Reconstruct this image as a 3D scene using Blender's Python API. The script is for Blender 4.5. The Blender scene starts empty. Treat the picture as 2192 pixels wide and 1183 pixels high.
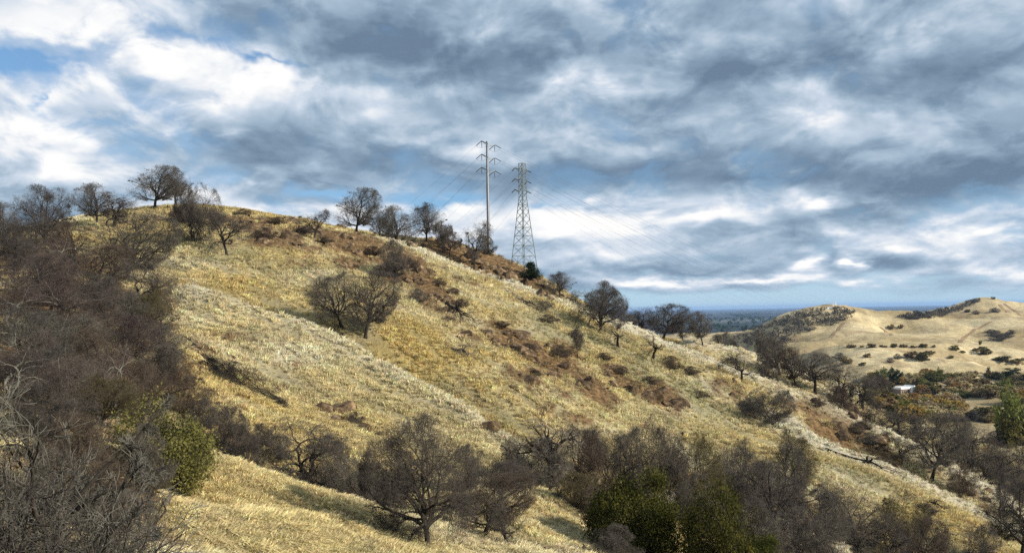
import bpy, math
import numpy as np
from mathutils import Matrix, Vector

# ------------------------------------------------------------------ camera
W0, H0, FPX = 2192.0, 1183.0, 2314.0
PITCH = math.atan((667.0 - H0 / 2) / FPX)
ROLL = math.radians(1.04)
_f = np.array([0, math.cos(PITCH), math.sin(PITCH)])
_u0 = np.array([0, -math.sin(PITCH), math.cos(PITCH)])
_r0 = np.array([1.0, 0, 0])
C_UP = math.cos(ROLL) * _u0 + math.sin(ROLL) * _r0
C_RT = math.cos(ROLL) * _r0 - math.sin(ROLL) * _u0
C_FW = _f


def ray(px, py):
    px = np.asarray(px, float); py = np.asarray(py, float)
    d = (C_FW + ((px - W0 / 2) / FPX)[..., None] * C_RT + (-(py - H0 / 2) / FPX)[..., None] * C_UP)
    return d / np.linalg.norm(d, axis=-1, keepdims=True)


def at(px, py, d):
    """point on the sight line of a pixel at depth d (metres along +Y)"""
    r = ray(px, py)
    return r * (np.asarray(d, float) / r[..., 1])[..., None]


scene = bpy.context.scene
COL = scene.collection
cam_data = bpy.data.cameras.new('camera')
cam_data.sensor_width = 36.0
cam_data.lens = 36.0 * FPX / W0
cam_data.clip_start = 0.1
cam_data.clip_end = 200000.0
cam = bpy.data.objects.new('camera', cam_data)
COL.objects.link(cam)
cam.matrix_world = Matrix((
    (C_RT[0], C_UP[0], -C_FW[0], 0), (C_RT[1], C_UP[1], -C_FW[1], 0),
    (C_RT[2], C_UP[2], -C_FW[2], 0), (0, 0, 0, 1)))
scene.camera = cam
scene.view_settings.view_transform = 'Standard'
scene.view_settings.look = 'None'
scene.view_settings.gamma = 1.0
scene.view_settings.exposure = 0.5
scene.view_settings.use_curve_mapping = False
scene.cycles.use_denoising = False
try:
    scene.cycles.denoiser = 'OPENIMAGEDENOISE'
    scene.cycles.denoising_input_passes = 'RGB_ALBEDO_NORMAL'
except Exception:
    pass
scene.cycles.max_bounces = 5
scene.cycles.diffuse_bounces = 2
scene.cycles.glossy_bounces = 1
scene.cycles.transmission_bounces = 3
scene.cycles.transparent_max_bounces = 4
scene.cycles.volume_bounces = 0
scene.cycles.sample_clamp_indirect = 2.0
scene.cycles.sample_clamp_direct = 4.0

# ------------------------------------------------------------------ sun
SUN_AZ, SUN_EL = math.radians(113), math.radians(26)
SUN_DIR = Vector((math.sin(SUN_AZ) * math.cos(SUN_EL), math.cos(SUN_AZ) * math.cos(SUN_EL), math.sin(SUN_EL)))
sd = bpy.data.lights.new('sun', 'SUN')
sd.energy = 5.0
sd.angle = math.radians(0.6)
sd.color = (1.0, 0.915, 0.79)
sun = bpy.data.objects.new('sun', sd)
COL.objects.link(sun)
sun.rotation_euler = SUN_DIR.to_track_quat('Z', 'Y').to_euler()
sun.location = (60, -20, 60)


# ------------------------------------------------------------------ node helper
class NT:
    def __init__(s, tree):
        s.t = tree; s.n = tree.nodes; s.l = tree.links

    def new(s, typ, **kw):
        n = s.n.new(typ)
        for k, v in kw.items():
            setattr(n, k, v)
        return n

    def put(s, sock, v):
        if v is None:
            return
        if hasattr(v, 'is_output') or hasattr(v, 'links'):
            s.l.new(v, sock)
        else:
            sock.default_value = v

    def math(s, op, a, b=None, c=None, clamp=False):
        n = s.new('ShaderNodeMath', operation=op, use_clamp=clamp)
        s.put(n.inputs[0], a); s.put(n.inputs[1], b)
        if c is not None:
            s.put(n.inputs[2], c)
        return n.outputs[0]

    def vmath(s, op, a, b=None, out=0):
        n = s.new('ShaderNodeVectorMath', operation=op)
        s.put(n.inputs[0], a); s.put(n.inputs[1], b)
        return n.outputs[out]

    def comb(s, x, y, z=0.0):
        n = s.new('ShaderNodeCombineXYZ')
        s.put(n.inputs[0], x); s.put(n.inputs[1], y); s.put(n.inputs[2], z)
        return n.outputs[0]

    def noise(s, vec, scale, detail=4, rough=0.55, dist=0.0, out='Fac', dim='3D'):
        n = s.new('ShaderNodeTexNoise', noise_dimensions=dim)
        s.put(n.inputs['Vector'], vec)
        n.inputs['Scale'].default_value = scale
        n.inputs['Detail'].default_value = detail
        n.inputs['Roughness'].default_value = rough
        n.inputs['Distortion'].default_value = dist
        return n.outputs[out]

    def mix(s, fac, a, b, typ='MIX'):
        n = s.new('ShaderNodeMix', data_type='RGBA', blend_type=typ)
        s.put(n.inputs[0], fac)
        s.put(n.inputs[6], a if hasattr(a, 'links') else (*a, 1)); s.put(n.inputs[7], b if hasattr(b, 'links') else (*b, 1))
        return n.outputs[2]

    def ramp(s, fac, stops, interp='LINEAR'):
        n = s.new('ShaderNodeValToRGB')
        n.color_ramp.interpolation = interp
        e = n.color_ramp.elements
        while len(e) < len(stops):
            e.new(0.5)
        for el, (p, c) in zip(e, stops):
            el.position = p; el.color = (*c, 1) if len(c) == 3 else c
        s.put(n.inputs[0], fac)
        return n.outputs[0]

    def smooth(s, v, lo, hi):
        n = s.new('ShaderNodeMapRange', interpolation_type='SMOOTHSTEP')
        s.put(n.inputs['Value'], v)
        n.inputs['From Min'].default_value = lo; n.inputs['From Max'].default_value = hi
        return n.outputs[0]


# ------------------------------------------------------------------ sky (world)
world = bpy.data.worlds.new('World')
scene.world = world
world.use_nodes = True
wt = NT(world.node_tree)
for _n in list(wt.n):
    wt.n.remove(_n)
sky = wt.new('ShaderNodeTexSky', sky_type='NISHITA')
sky.sun_disc = False
sky.sun_elevation = SUN_EL
sky.sun_rotation = SUN_AZ
sky.air_density = 1.0; sky.dust_density = 0.6; sky.ozone_density = 1.5
SKY_STRENGTH = 0.115
geo = wt.new('ShaderNodeTexCoord').outputs['Generated']
sep = wt.new('ShaderNodeSeparateXYZ'); wt.put(sep.inputs[0], geo)
dx, dy, dz = sep.outputs
zc = wt.math('MAXIMUM', dz, 0.0)
wt.put(sky.inputs[0], wt.comb(dx, dy, wt.math('ADD', zc, 0.10)))
az = wt.math('ARCTAN2', dx, dy)
zo = wt.math('ADD', zc, 0.15)
cu = wt.math('DIVIDE', az, wt.math('MULTIPLY_ADD', zc, 0.14, 0.19))
cv = wt.math('MULTIPLY', wt.math('LOGARITHM', zo, math.e), 2.75)
# the edges of the painted-in cloud masses are ragged: warp the layout coordinates
uvw = wt.comb(cu, cv, 0.0)
wn = wt.noise(uvw, 2.2, 4, 0.6, 0.0, 'Color', '2D')
wv = wt.vmath('SUBTRACT', wn, (0.5, 0.5, 0.5))
wscaled = wt.vmath('MULTIPLY', wv, wt.comb(wt.math('MULTIPLY', zo, 0.50), wt.math('MULTIPLY', zo, 0.16), 0.0))
lay = wt.vmath('ADD', wt.comb(az, zc, 0.0), wscaled)


def blobs(lst):
    acc = None
    for (px, py, sx, sy, amp, rot) in lst:
        r = ray(px, py)
        a0, z0 = math.atan2(r[0], r[1]), r[2]
        mp = wt.new('ShaderNodeMapping', vector_type='TEXTURE')
        wt.put(mp.inputs[0], lay)
        mp.inputs['Location'].default_value = (a0, z0, 0)
        mp.inputs['Rotation'].default_value = (0, 0, math.radians(rot))
        mp.inputs['Scale'].default_value = (2.1 * sx / FPX, 2.1 * sy / FPX, 1)
        gr = wt.new('ShaderNodeTexGradient', gradient_type='QUADRATIC_SPHERE')
        wt.put(gr.inputs[0], mp.outputs[0])
        e = gr.outputs['Fac']
        amp = amp * 1.35
        acc = wt.math('MULTIPLY', e, amp) if acc is None else wt.math('MULTIPLY_ADD', e, amp, acc)
    return acc


# (px, py, half width, half height, amount, turn) of the cloud masses in view: light and dark
LIGHT = [
    (180, 70, 260, 100, .32, -12), (330, 115, 60, 28, .30, -25), (560, 170, 120, 40, .22, 0), (600, 55, 160, 40, .10, -10),
    (90, 175, 110, 34, .16, -15), (60, 250, 90, 90, .12, 0), (120, 290, 130, 26, .25, -12), (60, 355, 130, 40, .22, -6),
    (360, 225, 190, 24, .20, -8), (440, 285, 40, 22, .26, 0), (150, 195, 190, 22, -.16, -10), (290, 185, 180, 26, -.20, -14),
    (500, 90, 150, 30, -.12, -8), (880, 75, 190, 62, -.34, -4), (1060, 70, 90, 36, .20, -6), (1180, 125, 420, 34, -.26, -4), (1460, 55, 90, 34, .18, -15),
    (1650, 125, 330, 42, -.30, 4), (1740, 50, 130, 42, -.22, 0), (2010, 70, 150, 38, .20, 12), (2070, 165, 190, 42, -.24, 12), (1840, 225, 330, 30, .12, 5),
    (760, 190, 200, 30, .12, 0), (1000, 200, 260, 40, .10, -4), (1290, 205, 130, 26, .16, 0), (1000, 300, 130, 20, .10, -5), (820, 300, 120, 24, .10, -10),
    (620, 265, 200, 24, -.14, -5), (560, 345, 330, 34, -.26, -3), (900, 345, 150, 26, -.14, -8), (1400, 320, 160, 40, -.10, -4),
    (1560, 290, 130, 30, .10, 0), (2000, 255, 190, 28, .08, 6), (1600, 380, 420, 34, -.34, -2), (2080, 370, 180, 34, -.24, 3), (1280, 365, 150, 34, -.22, -6),
    (650, 450, 200, 26, .30, -3), (500, 400, 40, 10, .24, 0), (1000, 460, 100, 30, .28, 0), (1220, 480, 90, 34, .26, 0), (1330, 430, 80, 22, .10, 0),
    (1320, 520, 190, 50, .18, -4), (1290, 550, 140, 20, .26, 0), (1510, 470, 80, 14, .26, -3), (1720, 440, 70, 10, .32, 0), (1840, 490, 60, 20, .16, -20),
    (2080, 497, 90, 16, .30, -3), (1960, 530, 100, 14, .18, -4), (1620, 500, 140, 26, -.16, 0), (1900, 560, 260, 20, -.18, 3), (1480, 580, 120, 12, -.18, -3),
    (1300, 60, 200, 60, -.12, 0), (1600, 60, 160, 50, -.10, 0), (1900, 110, 60, 60, -.14, 30), (2100, 260, 200, 40, -.10, 0), (1700, 230, 300, 40, -.06, 0),
    (1370, 606, 110, 13, .55, -3), (1730, 572, 45, 11, .60, 8), (1650, 600, 170, 11, .5, -1), (1866, 566, 26, 11, .6, 0), (1350, 575, 110, 16, -.12, 0),
]
# where blue shows between the clouds
GAPS = [
    (35, 130, 50, 30, .60, -20), (570, 122, 130, 14, .50, -7), (60, 225, 16, 18, .30, 0), (720, 405, 150, 16, .36, -4), (960, 432, 90, 16, .36, 0),
    (860, 60, 90, 40, .16, 0), (1170, 440, 80, 14, .30, 0), (1500, 545, 260, 22, .24, -3), (1650, 645, 900, 22, .85, -1), (1500, 590, 300, 10, .34, -2),
    (2000, 600, 260, 20, .46, 2), (100, 420, 150, 14, .24, 0), (1560, 455, 90, 12, .16, 0),
]
b_light = blobs(LIGHT)
b_gap = blobs(GAPS)
def layer(scale, lift, seed, detail, rough):
    v0 = wt.vmath('ADD', uvw, (seed, seed * 0.37, 0.0))
    v1 = wt.vmath('ADD', uvw, (seed + lift * 0.12, seed * 0.37 + lift, 0.0))
    a_ = wt.smooth(wt.noise(v0, scale, detail, rough, 0.25, 'Fac', '2D'), 0.37, 0.60)
    b_ = wt.smooth(wt.noise(v1, scale, detail - 2, rough, 0.25, 'Fac', '2D'), 0.37, 0.60)
    return a_, wt.math('SUBTRACT', a_, b_)


den, emb = layer(1.05, 0.26, 3.1, 7, 0.50)
fine, emb2 = layer(3.3, 0.09, 8.7, 6, 0.55)
bright = wt.math('ADD', wt.math('MULTIPLY_ADD', emb, 0.38, 0.485), b_light)
bright = wt.math('ADD', bright, wt.math('MULTIPLY', emb2, 0.16))
bright = wt.math('ADD', bright, wt.math('MULTIPLY', wt.math('SUBTRACT', 0.5, den), 0.16))
cloud_col = wt.ramp(bright, [(0.0, (.140, .205, .295)), (0.22, (.205, .292, .395)), (0.45, (.345, .450, .560)),
                             (0.66, (.55, .63, .735)), (0.84, (.83, .845, .865)), (1.0, (.98, .965, .93))])
cov = wt.math('SUBTRACT', wt.math('MULTIPLY_ADD', den, 0.5, 0.62), wt.math('MULTIPLY', b_gap, 1.25))
cov = wt.math('ADD', cov, wt.math('MULTIPLY', wt.math('SUBTRACT', fine, 0.5), 0.30))
alpha = wt.smooth(cov, 0.08, 0.84)
hz = wt.smooth(dz, 0.0, 0.02)
alpha = wt.math('MULTIPLY', alpha, hz)
skyc = wt.vmath('MULTIPLY', sky.outputs[0], (SKY_STRENGTH * 0.92, SKY_STRENGTH * 1.12, SKY_STRENGTH * 1.22))
hzf = wt.math('MULTIPLY', wt.math('SUBTRACT', 1.0, wt.smooth(dz, 0.0, 0.075)), 0.55)
skyc = wt.mix(hzf, skyc, (.56, .68, .76))
final = wt.mix(alpha, skyc, cloud_col)
bg = wt.new('ShaderNodeBackground'); wt.put(bg.inputs[0], final); bg.inputs[1].default_value = 0.78
wo = wt.new('ShaderNodeOutputWorld'); wt.l.new(bg.outputs[0], wo.inputs[0])
world.cycles.sampling_method = 'MANUAL'
world.cycles.sample_map_resolution = 512

# ------------------------------------------------------------------ numpy noise
def _hash(ix, iy, seed):
    h = (ix.astype(np.int64) * 374761393 + iy.astype(np.int64) * 668265263 + seed * 974634777) & 0xffffffff
    h = ((h ^ (h >> 13)) * 1274126177) & 0xffffffff
    return ((h ^ (h >> 16)) & 0xffff) / 65535.0


def vnoise(x, y, seed=0):
    x = np.asarray(x, float); y = np.asarray(y, float)
    ix, iy = np.floor(x), np.floor(y)
    fx, fy = x - ix, y - iy
    fx = fx * fx * (3 - 2 * fx); fy = fy * fy * (3 - 2 * fy)
    a = _hash(ix, iy, seed); b = _hash(ix + 1, iy, seed); c = _hash(ix, iy + 1, seed); d = _hash(ix + 1, iy + 1, seed)
    return (a * (1 - fx) + b * fx) * (1 - fy) + (c * (1 - fx) + d * fx) * fy - 0.5


def fbm(x, y, seed=0, octv=4, gain=0.5):
    s, a, v = 1.0, 1.0, 0.0
    for k in range(octv):
        v = v + a * vnoise(x * s + 17.3 * k, y * s - 9.1 * k, seed + k)
        s *= 2.03; a *= gain
    return v


def sstep(v, lo, hi):
    t = np.clip((v - lo) / (hi - lo), 0, 1)
    return t * t * (3 - 2 * t)


# ------------------------------------------------------------------ terrain heights
# points read off the hill: (pixel x, pixel y, depth in metres)
NEAR = """
370 1183 42;600 1183 45;850 1183 50;1000 1183 58;400 1080 52;600 1100 52;800 1140 56
440 968 64;540 1008 64;640 1042 64;750 1072 65;860 1105 65;300 960 58;150 1000 45;0 1050 40;-200 1050 40
540 1060 74;660 1085 76;760 1115 77;890 1178 70;440 1010 76
560 900 90;660 920 90;760 950 88;850 1000 86;960 1040 84;600 960 84;700 1000 82;800 1050 80;900 1090 76;1000 1130 70
560 866 98;700 892 100;812 935 96
450 740 112;560 790 112;700 830 110;850 880 104;1000 930 98;1050 980 92;480 830 100
380 612 140;500 652 136;640 702 132;760 760 126;900 830 118;1000 880 112;1110 932 106;1200 975 104;1330 1005 106;1440 1042 108;1560 1092 108;1700 1142 108;1800 1190 106
640 740 146;760 804 141;900 874 134;1000 920 128;1110 970 122;1200 1003 118;1330 1044 121;1440 1082 123;1560 1130 122;1700 1180 122
780 720 150;700 690 152;900 760 150;1000 800 148;1100 850 144;1200 890 142;1300 920 142;1400 950 145;1500 960 150;1600 985 150
400 520 190;500 560 180;600 600 175;450 478 215;660 520 205;740 545 205;850 590 195;950 640 185;1050 700 178;1150 760 172;1250 800 170;1350 840 168;1450 870 168;1550 885 172;1650 905 174
290 452 225;330 446 232;450 442 238;540 458 240;640 470 240;700 482 240;770 496 240;830 511 238;900 532 234;1010 580 226;1100 606 222;1180 636 218;1250 660 215;1290 680 213;1346 694 212;1390 711 212;1430 734 210;1490 755 208;1556 778 207;1623 805 205;1690 830 203;1750 853 202;1850 900 198;1935 936 194;1990 965 190;2060 1003 186;2160 1060 180;2250 1110 175;2450 1200 168
885 521 254;940 516 258;1000 530 258;1050 547 257;1100 567 255;1150 600 252;1230 650 246
900 548 244;960 562 243;1010 592 241;1100 622 238;1180 652 234
200 478 215;100 500 205;0 515 195;-150 540 185;-400 600 180
235 580 170;330 590 155;300 700 125;200 700 115;100 700 105;0 700 100;400 760 108;300 850 85;100 850 75;0 850 70;420 900 85;-150 850 65;-150 700 95;-400 800 80
450 490 290;700 530 300;300 500 290;0 560 270;900 570 290;1050 600 300;1150 640 300;1250 690 290
1481 727 256;1556 741 255;1640 765 252;1720 792 250;1795 820 248;1870 855 245;1950 890 242;2050 935 238;2192 1000 232;2400 1090 225
1490 778 230;1640 835 226;1795 900 221;1950 982 214;2100 1062 206
1490 770 300;1640 810 300;1870 905 300;2100 1010 300;1360 735 290;1350 716 250
1690 890 178;1740 930 172;1800 962 168;1860 982 166;1930 1012 164;2000 1042 160;2080 1082 157;2160 1122 154;2230 1160 150
1800 980 179;1860 1004 177;1930 1036 175;2000 1068 171;2080 1106 167;2160 1146 164;1977 1013 182
1750 1000 150;1850 1050 146;1950 1090 142;2050 1140 138;2150 1183 134;1650 1020 142;1900 1183 122;2000 1190 126;2200 1250 120
1200 1080 80;1150 1130 74;1250 1160 72;1400 1183 76;1500 1150 88;1600 1183 92;1700 1183 98;1300 1060 92;1400 1080 94;1080 1080 74
2400 1300 110;2500 1400 70
"""
FAR = """
1700 765 1000;1780 742 1000;1850 744 1000;1950 741 1000;2030 748 985;2100 762 965;2192 775 945;2350 790 930
1800 800 880;1900 790 860;2000 795 840;2100 800 840;2192 808 830
1700 770 1100;1850 762 1120;2000 765 1120;2150 775 1100
1700 745 1260;1800 742 1260;1950 742 1250;2050 742 1240;2192 748 1220
1480 830 1450;1560 765 1450;1600 732 1480;1640 704 1500;1700 676 1500;1750 664 1500;1790 659 1500;1830 665 1500;1860 672 1500;1950 676 1500;2050 684 1480;2130 686 1450;2192 689 1450;2350 690 1450
1700 715 1400;1780 700 1420;1850 712 1380;1890 728 1310;1925 705 1420;1960 722 1340;1990 735 1280;2050 722 1330;2100 715 1350;2150 728 1300;2192 736 1270
1700 705 1750;1850 700 1800;1990 700 1800;2100 700 1790;2250 700 1790
1940 682 2000;1960 677 2050;1990 669 2060;2020 661 2080;2060 650 2100;2085 640 2100;2110 634 2100;2140 638 2100;2170 643 2100;2192 646 2100;2260 655 2100
2050 672 1960;2110 660 1980;2150 668 1950;2192 672 1950;2080 668 1970
2110 690 2500;2200 690 2500;2000 690 2400
"""


def parse(t):
    return np.array([[float(v) for v in q.split()] for ln in t.strip().splitlines() for q in ln.split(';')])


def tps_fit(xy, z, lam=0.0):
    n = len(xy)
    r2 = ((xy[:, None] - xy[None]) ** 2).sum(-1)
    K = 0.5 * r2 * np.log(r2 + 1e-9) + lam * np.eye(n)
    Pm = np.c_[np.ones(n), xy]
    A = np.block([[K, Pm], [Pm.T, np.zeros((3, 3))]])
    return np.linalg.solve(A, np.r_[z, np.zeros(3)])


def tps_eval(xy0, w, x, y):
    out = np.empty(x.size)
    xf, yf = x.ravel(), y.ravel()
    for i in range(0, xf.size, 20000):
        a, b = xf[i:i + 20000], yf[i:i + 20000]
        r2 = (a[:, None] - xy0[None, :, 0]) ** 2 + (b[:, None] - xy0[None, :, 1]) ** 2
        out[i:i + 20000] = (0.5 * r2 * np.log(r2 + 1e-9)) @ w[:-3] + w[-3] + w[-2] * a + w[-1] * b
    return out.reshape(x.shape)


VALLEY = -62.0
_c = parse(NEAR)
_p = at(_c[:, 0], _c[:, 1], _c[:, 2])
_extra = [(0, 0, -1.75), (-15, 2, -.6), (15, 2, -4.5), (0, -25, 0.5), (-40, -20, 6), (40, -25, -14), (-8, 18, -5.0), (8, 20, -6.6), (25, 20, -10), (-25, 18, -3), (-60, 30, 2), (70, 30, -22)]
for _x in range(-420, 421, 120):
    _extra.append((_x, 420, -48)); _extra.append((_x * 1.3, 540, VALLEY))
_extra += [(-230, 330, -10), (330, 300, -56), (260, 160, -50), (200, 60, -40), (-200, 120, 18), (-140, 30, 12)]
_near = np.r_[_p, np.array(_extra, float)] / 100.0
_wn = tps_fit(_near[:, :2], _near[:, 2], 2e-4)
_c = parse(FAR)
_p = at(_c[:, 0], _c[:, 1], _c[:, 2])
_extra = []
for _x in (-1500, -900, -500, -200, 60):
    for _y in (500, 900, 1300, 1800, 2500):
        _extra.append((_x, _y, VALLEY - 6))
for _x in (150, 240, 330, 420, 520, 640):
    _extra += [(_x, 480, VALLEY), (_x, 620, VALLEY), (_x * 1.15, 740, VALLEY)]
for _x in (150, 250):
    _extra += [(_x, 1000, -66), (_x, 1250, -68)]
for _x in (-1500, -500, 300, 800, 1300, 1800, 2400):
    _extra += [(_x, 3000, -76), (_x, 4000, -78)]
_extra += [(2000, 1000, -50), (2200, 1800, -20), (1300, 600, -62)]
_far = np.r_[_p, np.array(_extra, float)] / 1000.0
_wf = tps_fit(_far[:, :2], _far[:, 2], 2e-6)


def base_height(x, y):
    r = np.hypot(x, y)
    z = np.full(x.shape, -78.0)
    m = r < 560
    if m.any():
        z[m] = tps_eval(_near[:, :2], _wn, x[m] / 100, y[m] / 100) * 100
    zf = np.full(x.shape, -78.0)
    m2 = (r > 400) & (r < 4500)
    if m2.any():
        zf[m2] = tps_eval(_far[:, :2], _wf, x[m2] / 1000, y[m2] / 1000) * 1000
    t = sstep(r, 3000, 4300)
    zf = zf * (1 - t) - 78.0 * t
    t = sstep(r, 420, 540)
    return z * (1 - t) + zf * t


# rocky / bare-soil places: pixel x, pixel y, radius in pixels, strength
ROCKY = [(560, 480, 60, .6), (640, 500, 60, .7), (745, 512, 70, 1.0), (700, 505, 50, .8), (600, 515, 60, .6), (640, 545, 50, .4), (740, 565, 26, .9), (850, 560, 50, .9), (890, 600, 40, 1.), (930, 630, 40, .9),
         (960, 665, 40, .7), (1100, 735, 46, .8), (1170, 770, 50, 1.), (1190, 800, 30, .8), (1270, 830, 36, 1.), (1310, 795, 20, .9), (1345, 830, 30, .7), (1410, 840, 36, .9), (1440, 860, 26, .8),
         (1560, 830, 44, .6), (1000, 565, 60, .9), (1080, 580, 46, 1.), (1130, 600, 40, .9), (1190, 630, 36, .7), (930, 525, 46, .8), (1780, 880, 50, .9), (1830, 905, 40, .9), (1800, 930, 26, .8), (1890, 960, 40, .8), (1730, 862, 30, .6),
         (480, 470, 46, .5), (390, 462, 40, .5), (1010, 600, 40, .3), (720, 885, 30, .5), (780, 915, 26, .5), (1120, 810, 40, .5), (1060, 720, 30, .5), (1870, 870, 40, .5), (330, 1165, 40, .5), (570, 1170, 30, .4), (700, 895, 20, .5), (1000, 720, 30, .4),
         (30, 560, 80, .8), (120, 580, 80, .8), (210, 560, 60, .7), (30, 660, 90, .9), (130, 680, 90, .9), (230, 680, 80, .9), (310, 690, 60, .7), (40, 780, 100, .9), (150, 790, 100, .9), (260, 800, 90, .9), (350, 800, 50, .8), (60, 880, 100, .9), (180, 900, 90, .9), (280, 930, 70, .8), (60, 1000, 100, .9), (180, 1040, 90, .9), (450, 850, 50, .6), (500, 930, 40, .6),
         (1160, 1000, 60, .7), (1260, 1000, 60, .6), (1380, 1060, 60, .6), (1500, 1040, 60, .6), (1620, 1080, 70, .6), (1720, 1120, 70, .6), (1820, 1140, 60, .6),
         (1920, 920, 30, .5), (2090, 1050, 50, .5), (340, 760, 60, .5), (250, 850, 70, .5), (170, 620, 60, .3)]
GREENISH = [(340, 520, 40, .5), (480, 540, 60, .6), (700, 570, 60, .3), (560, 530, 70, .3), (800, 1110, 70, .9), (640, 1110, 60, .3), (1150, 760, 90, .4), (1300, 740, 60, .5), (1400, 800, 70, .5), (1250, 690, 50, .5), (1500, 830, 70, .5), (1000, 720, 60, .3), (720, 640, 50, .4), (1840, 1010, 60, .4), (1600, 860, 50, .5), (1500, 900, 70, .4), (1180, 700, 50, .5), (950, 780, 60, .3), (1100, 870, 60, .4)]  # green undertones; the strongest patch paints the bottom centre oak's cast shadow

# polar grid centred under the photographer: finer near by, out to the horizon
A0 = math.radians(58)
NA = 660
_t = np.linspace(-1, 1, NA)
AZ = A0 * (0.42 * _t + 0.58 * np.sign(_t) * np.abs(_t) ** 3)
RR = [3.0]
while RR[-1] < 70000:
    r_ = RR[-1]
    k_ = 0.03 if r_ < 30 else (0.0078 if r_ < 290 else (0.012 if r_ < 600 else (0.010 if r_ < 2300 else 0.05)))
    RR.append(r_ * (1 + k_))
RR = np.array(RR)
NR = len(RR)
LR = np.log(RR)
GX = RR[:, None] * np.sin(AZ)[None]
GY = RR[:, None] * np.cos(AZ)[None]
GZ0 = base_height(GX, GY)


def _lookup(G, x, y):
    r = np.hypot(x, y); a = np.arctan2(x, y)
    fi = np.interp(np.log(np.maximum(r, 3.01)), LR, np.arange(NR)); fj = np.interp(a, AZ, np.arange(NA))
    i = np.clip(fi.astype(int), 0, NR - 2); j = np.clip(fj.astype(int), 0, NA - 2)
    u, v = fi - i, fj - j
    return (G[i, j] * (1 - u) * (1 - v) + G[i + 1, j] * u * (1 - v) + G[i, j + 1] * (1 - u) * v + G[i + 1, j + 1] * u * v)


def cast(px, py, G, r0=12.0):
    """where the sight line of each pixel first meets the ground G"""
    px = np.atleast_1d(np.asarray(px, float)); py = np.atleast_1d(np.asarray(py, float))
    d = ray(px, py); d = d / np.hypot(d[:, 0], d[:, 1])[:, None]
    rs = np.exp(np.arange(math.log(r0), math.log(60000), 0.004))
    hit = np.full(len(px), np.nan)
    for k in range(len(px)):
        z = _lookup(G, d[k, 0] * rs, d[k, 1] * rs)
        below = np.nonzero(d[k, 2] * rs < z)[0]
        if len(below):
            i = max(below[0], 1)
            f0 = d[k, 2] * rs[i - 1] - z[i - 1]; f1 = d[k, 2] * rs[i] - z[i]
            hit[k] = rs[i - 1] + (rs[i] - rs[i - 1]) * f0 / (f0 - f1 + 1e-9)
    return d * hit[:, None]


def splat(spots, G):
    arr = np.array(spots, float)
    P = cast(arr[:, 0], arr[:, 1], G, 30)
    out = np.zeros_like(GX)
    for (px, py, rad, s), p in zip(spots, P):
        if not np.isfinite(p[0]):
            continue
        R = rad * math.hypot(p[0], p[1]) / FPX * 1.45
        a = math.atan2(p[0], p[1]); r = math.hypot(p[0], p[1])
        # patches run along the slope: longer away from the viewer than across
        q = ((GX - p[0]) ** 2 + ((GY - p[1]) * 0.55) ** 2) / (R * R)
        out = np.maximum(out, s * np.exp(-q))
    return out


_r = np.hypot(GX, GY)
M_ROCK = splat(ROCKY, GZ0)
M_GREEN = splat(GREENISH, GZ0)
_nearw = 1 - sstep(_r, 300, 420)
_n1 = fbm(GX / 2.6, GY / 2.6, 3, 4, 0.55)
M_ROCK = sstep(M_ROCK * 1.25 + 0.9 * _n1 + 0.35 * fbm(GX / 9, GY / 9, 8, 2), 0.36, 0.72) * _nearw * 0.95
CREST = {
    'r0': parse('840 514 237;900 532 234;1010 580 226;1100 606 222;1180 636 218;1250 660 215;1290 680 213;1346 694 212;1390 711 212;1430 734 210;1490 755 208;1556 778 207;1623 805 205;1690 830 203;1750 853 202;1850 900 198;1935 936 194;1990 965 190;2060 1003 186;2160 1060 180'),
    'r1': parse('1481 727 256;1556 741 255;1640 765 252;1720 792 250;1795 820 248;1870 855 245;1950 890 242;2050 935 238'),
    's2': parse('1690 890 178;1740 930 172;1800 962 168;1860 982 166;1930 1012 164;2000 1042 160;2080 1082 157;2160 1122 154;2230 1160 150'),
    's1': parse('420 626 139;500 652 136;640 702 132;760 760 126;900 830 118;1000 880 112;1110 932 106'),
    's1b': parse('1330 1005 106;1440 1042 108;1560 1092 108;1700 1142 108;1800 1190 106')}
CREST = {k: at(v[:, 0], v[:, 1], v[:, 2])[:, :2] for k, v in CREST.items()}


def crest_dist(Pl, r_lo=40, r_hi=330):
    """distance of every grid point to a crest line, and the side it lies on (+1 = far side)"""
    m_ = (_r > r_lo) & (_r < r_hi)
    gx_, gy_ = GX[m_], GY[m_]
    bd = np.full(gx_.shape, 1e9); bs = np.ones(gx_.shape)
    for a_, b_ in zip(Pl[:-1], Pl[1:]):
        d_ = b_ - a_; L2_ = d_ @ d_ + 1e-9
        t_ = np.clip(((gx_ - a_[0]) * d_[0] + (gy_ - a_[1]) * d_[1]) / L2_, 0, 1)
        ex, ey = gx_ - a_[0] - t_ * d_[0], gy_ - a_[1] - t_ * d_[1]
        dd = np.hypot(ex, ey); near_ = dd < bd
        bs = np.where(near_, np.sign(ex * -d_[1] + ey * d_[0]), bs); bd = np.minimum(bd, dd)
    D_ = np.full(GX.shape, 1e3); D_[m_] = bd
    S_ = np.ones(GX.shape); S_[m_] = bs
    return D_, S_


CD = {k: crest_dist(v) for k, v in CREST.items()}


def streak(x, y, seed, a=0.8, b=6.0):
    """noise drawn out down the slope"""
    return fbm((x + y) * 0.7071 / a + 1.5 * vnoise(x / 9, y / 9, seed + 5), (x - y) * 0.7071 / b, seed, 3, 0.6)


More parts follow.
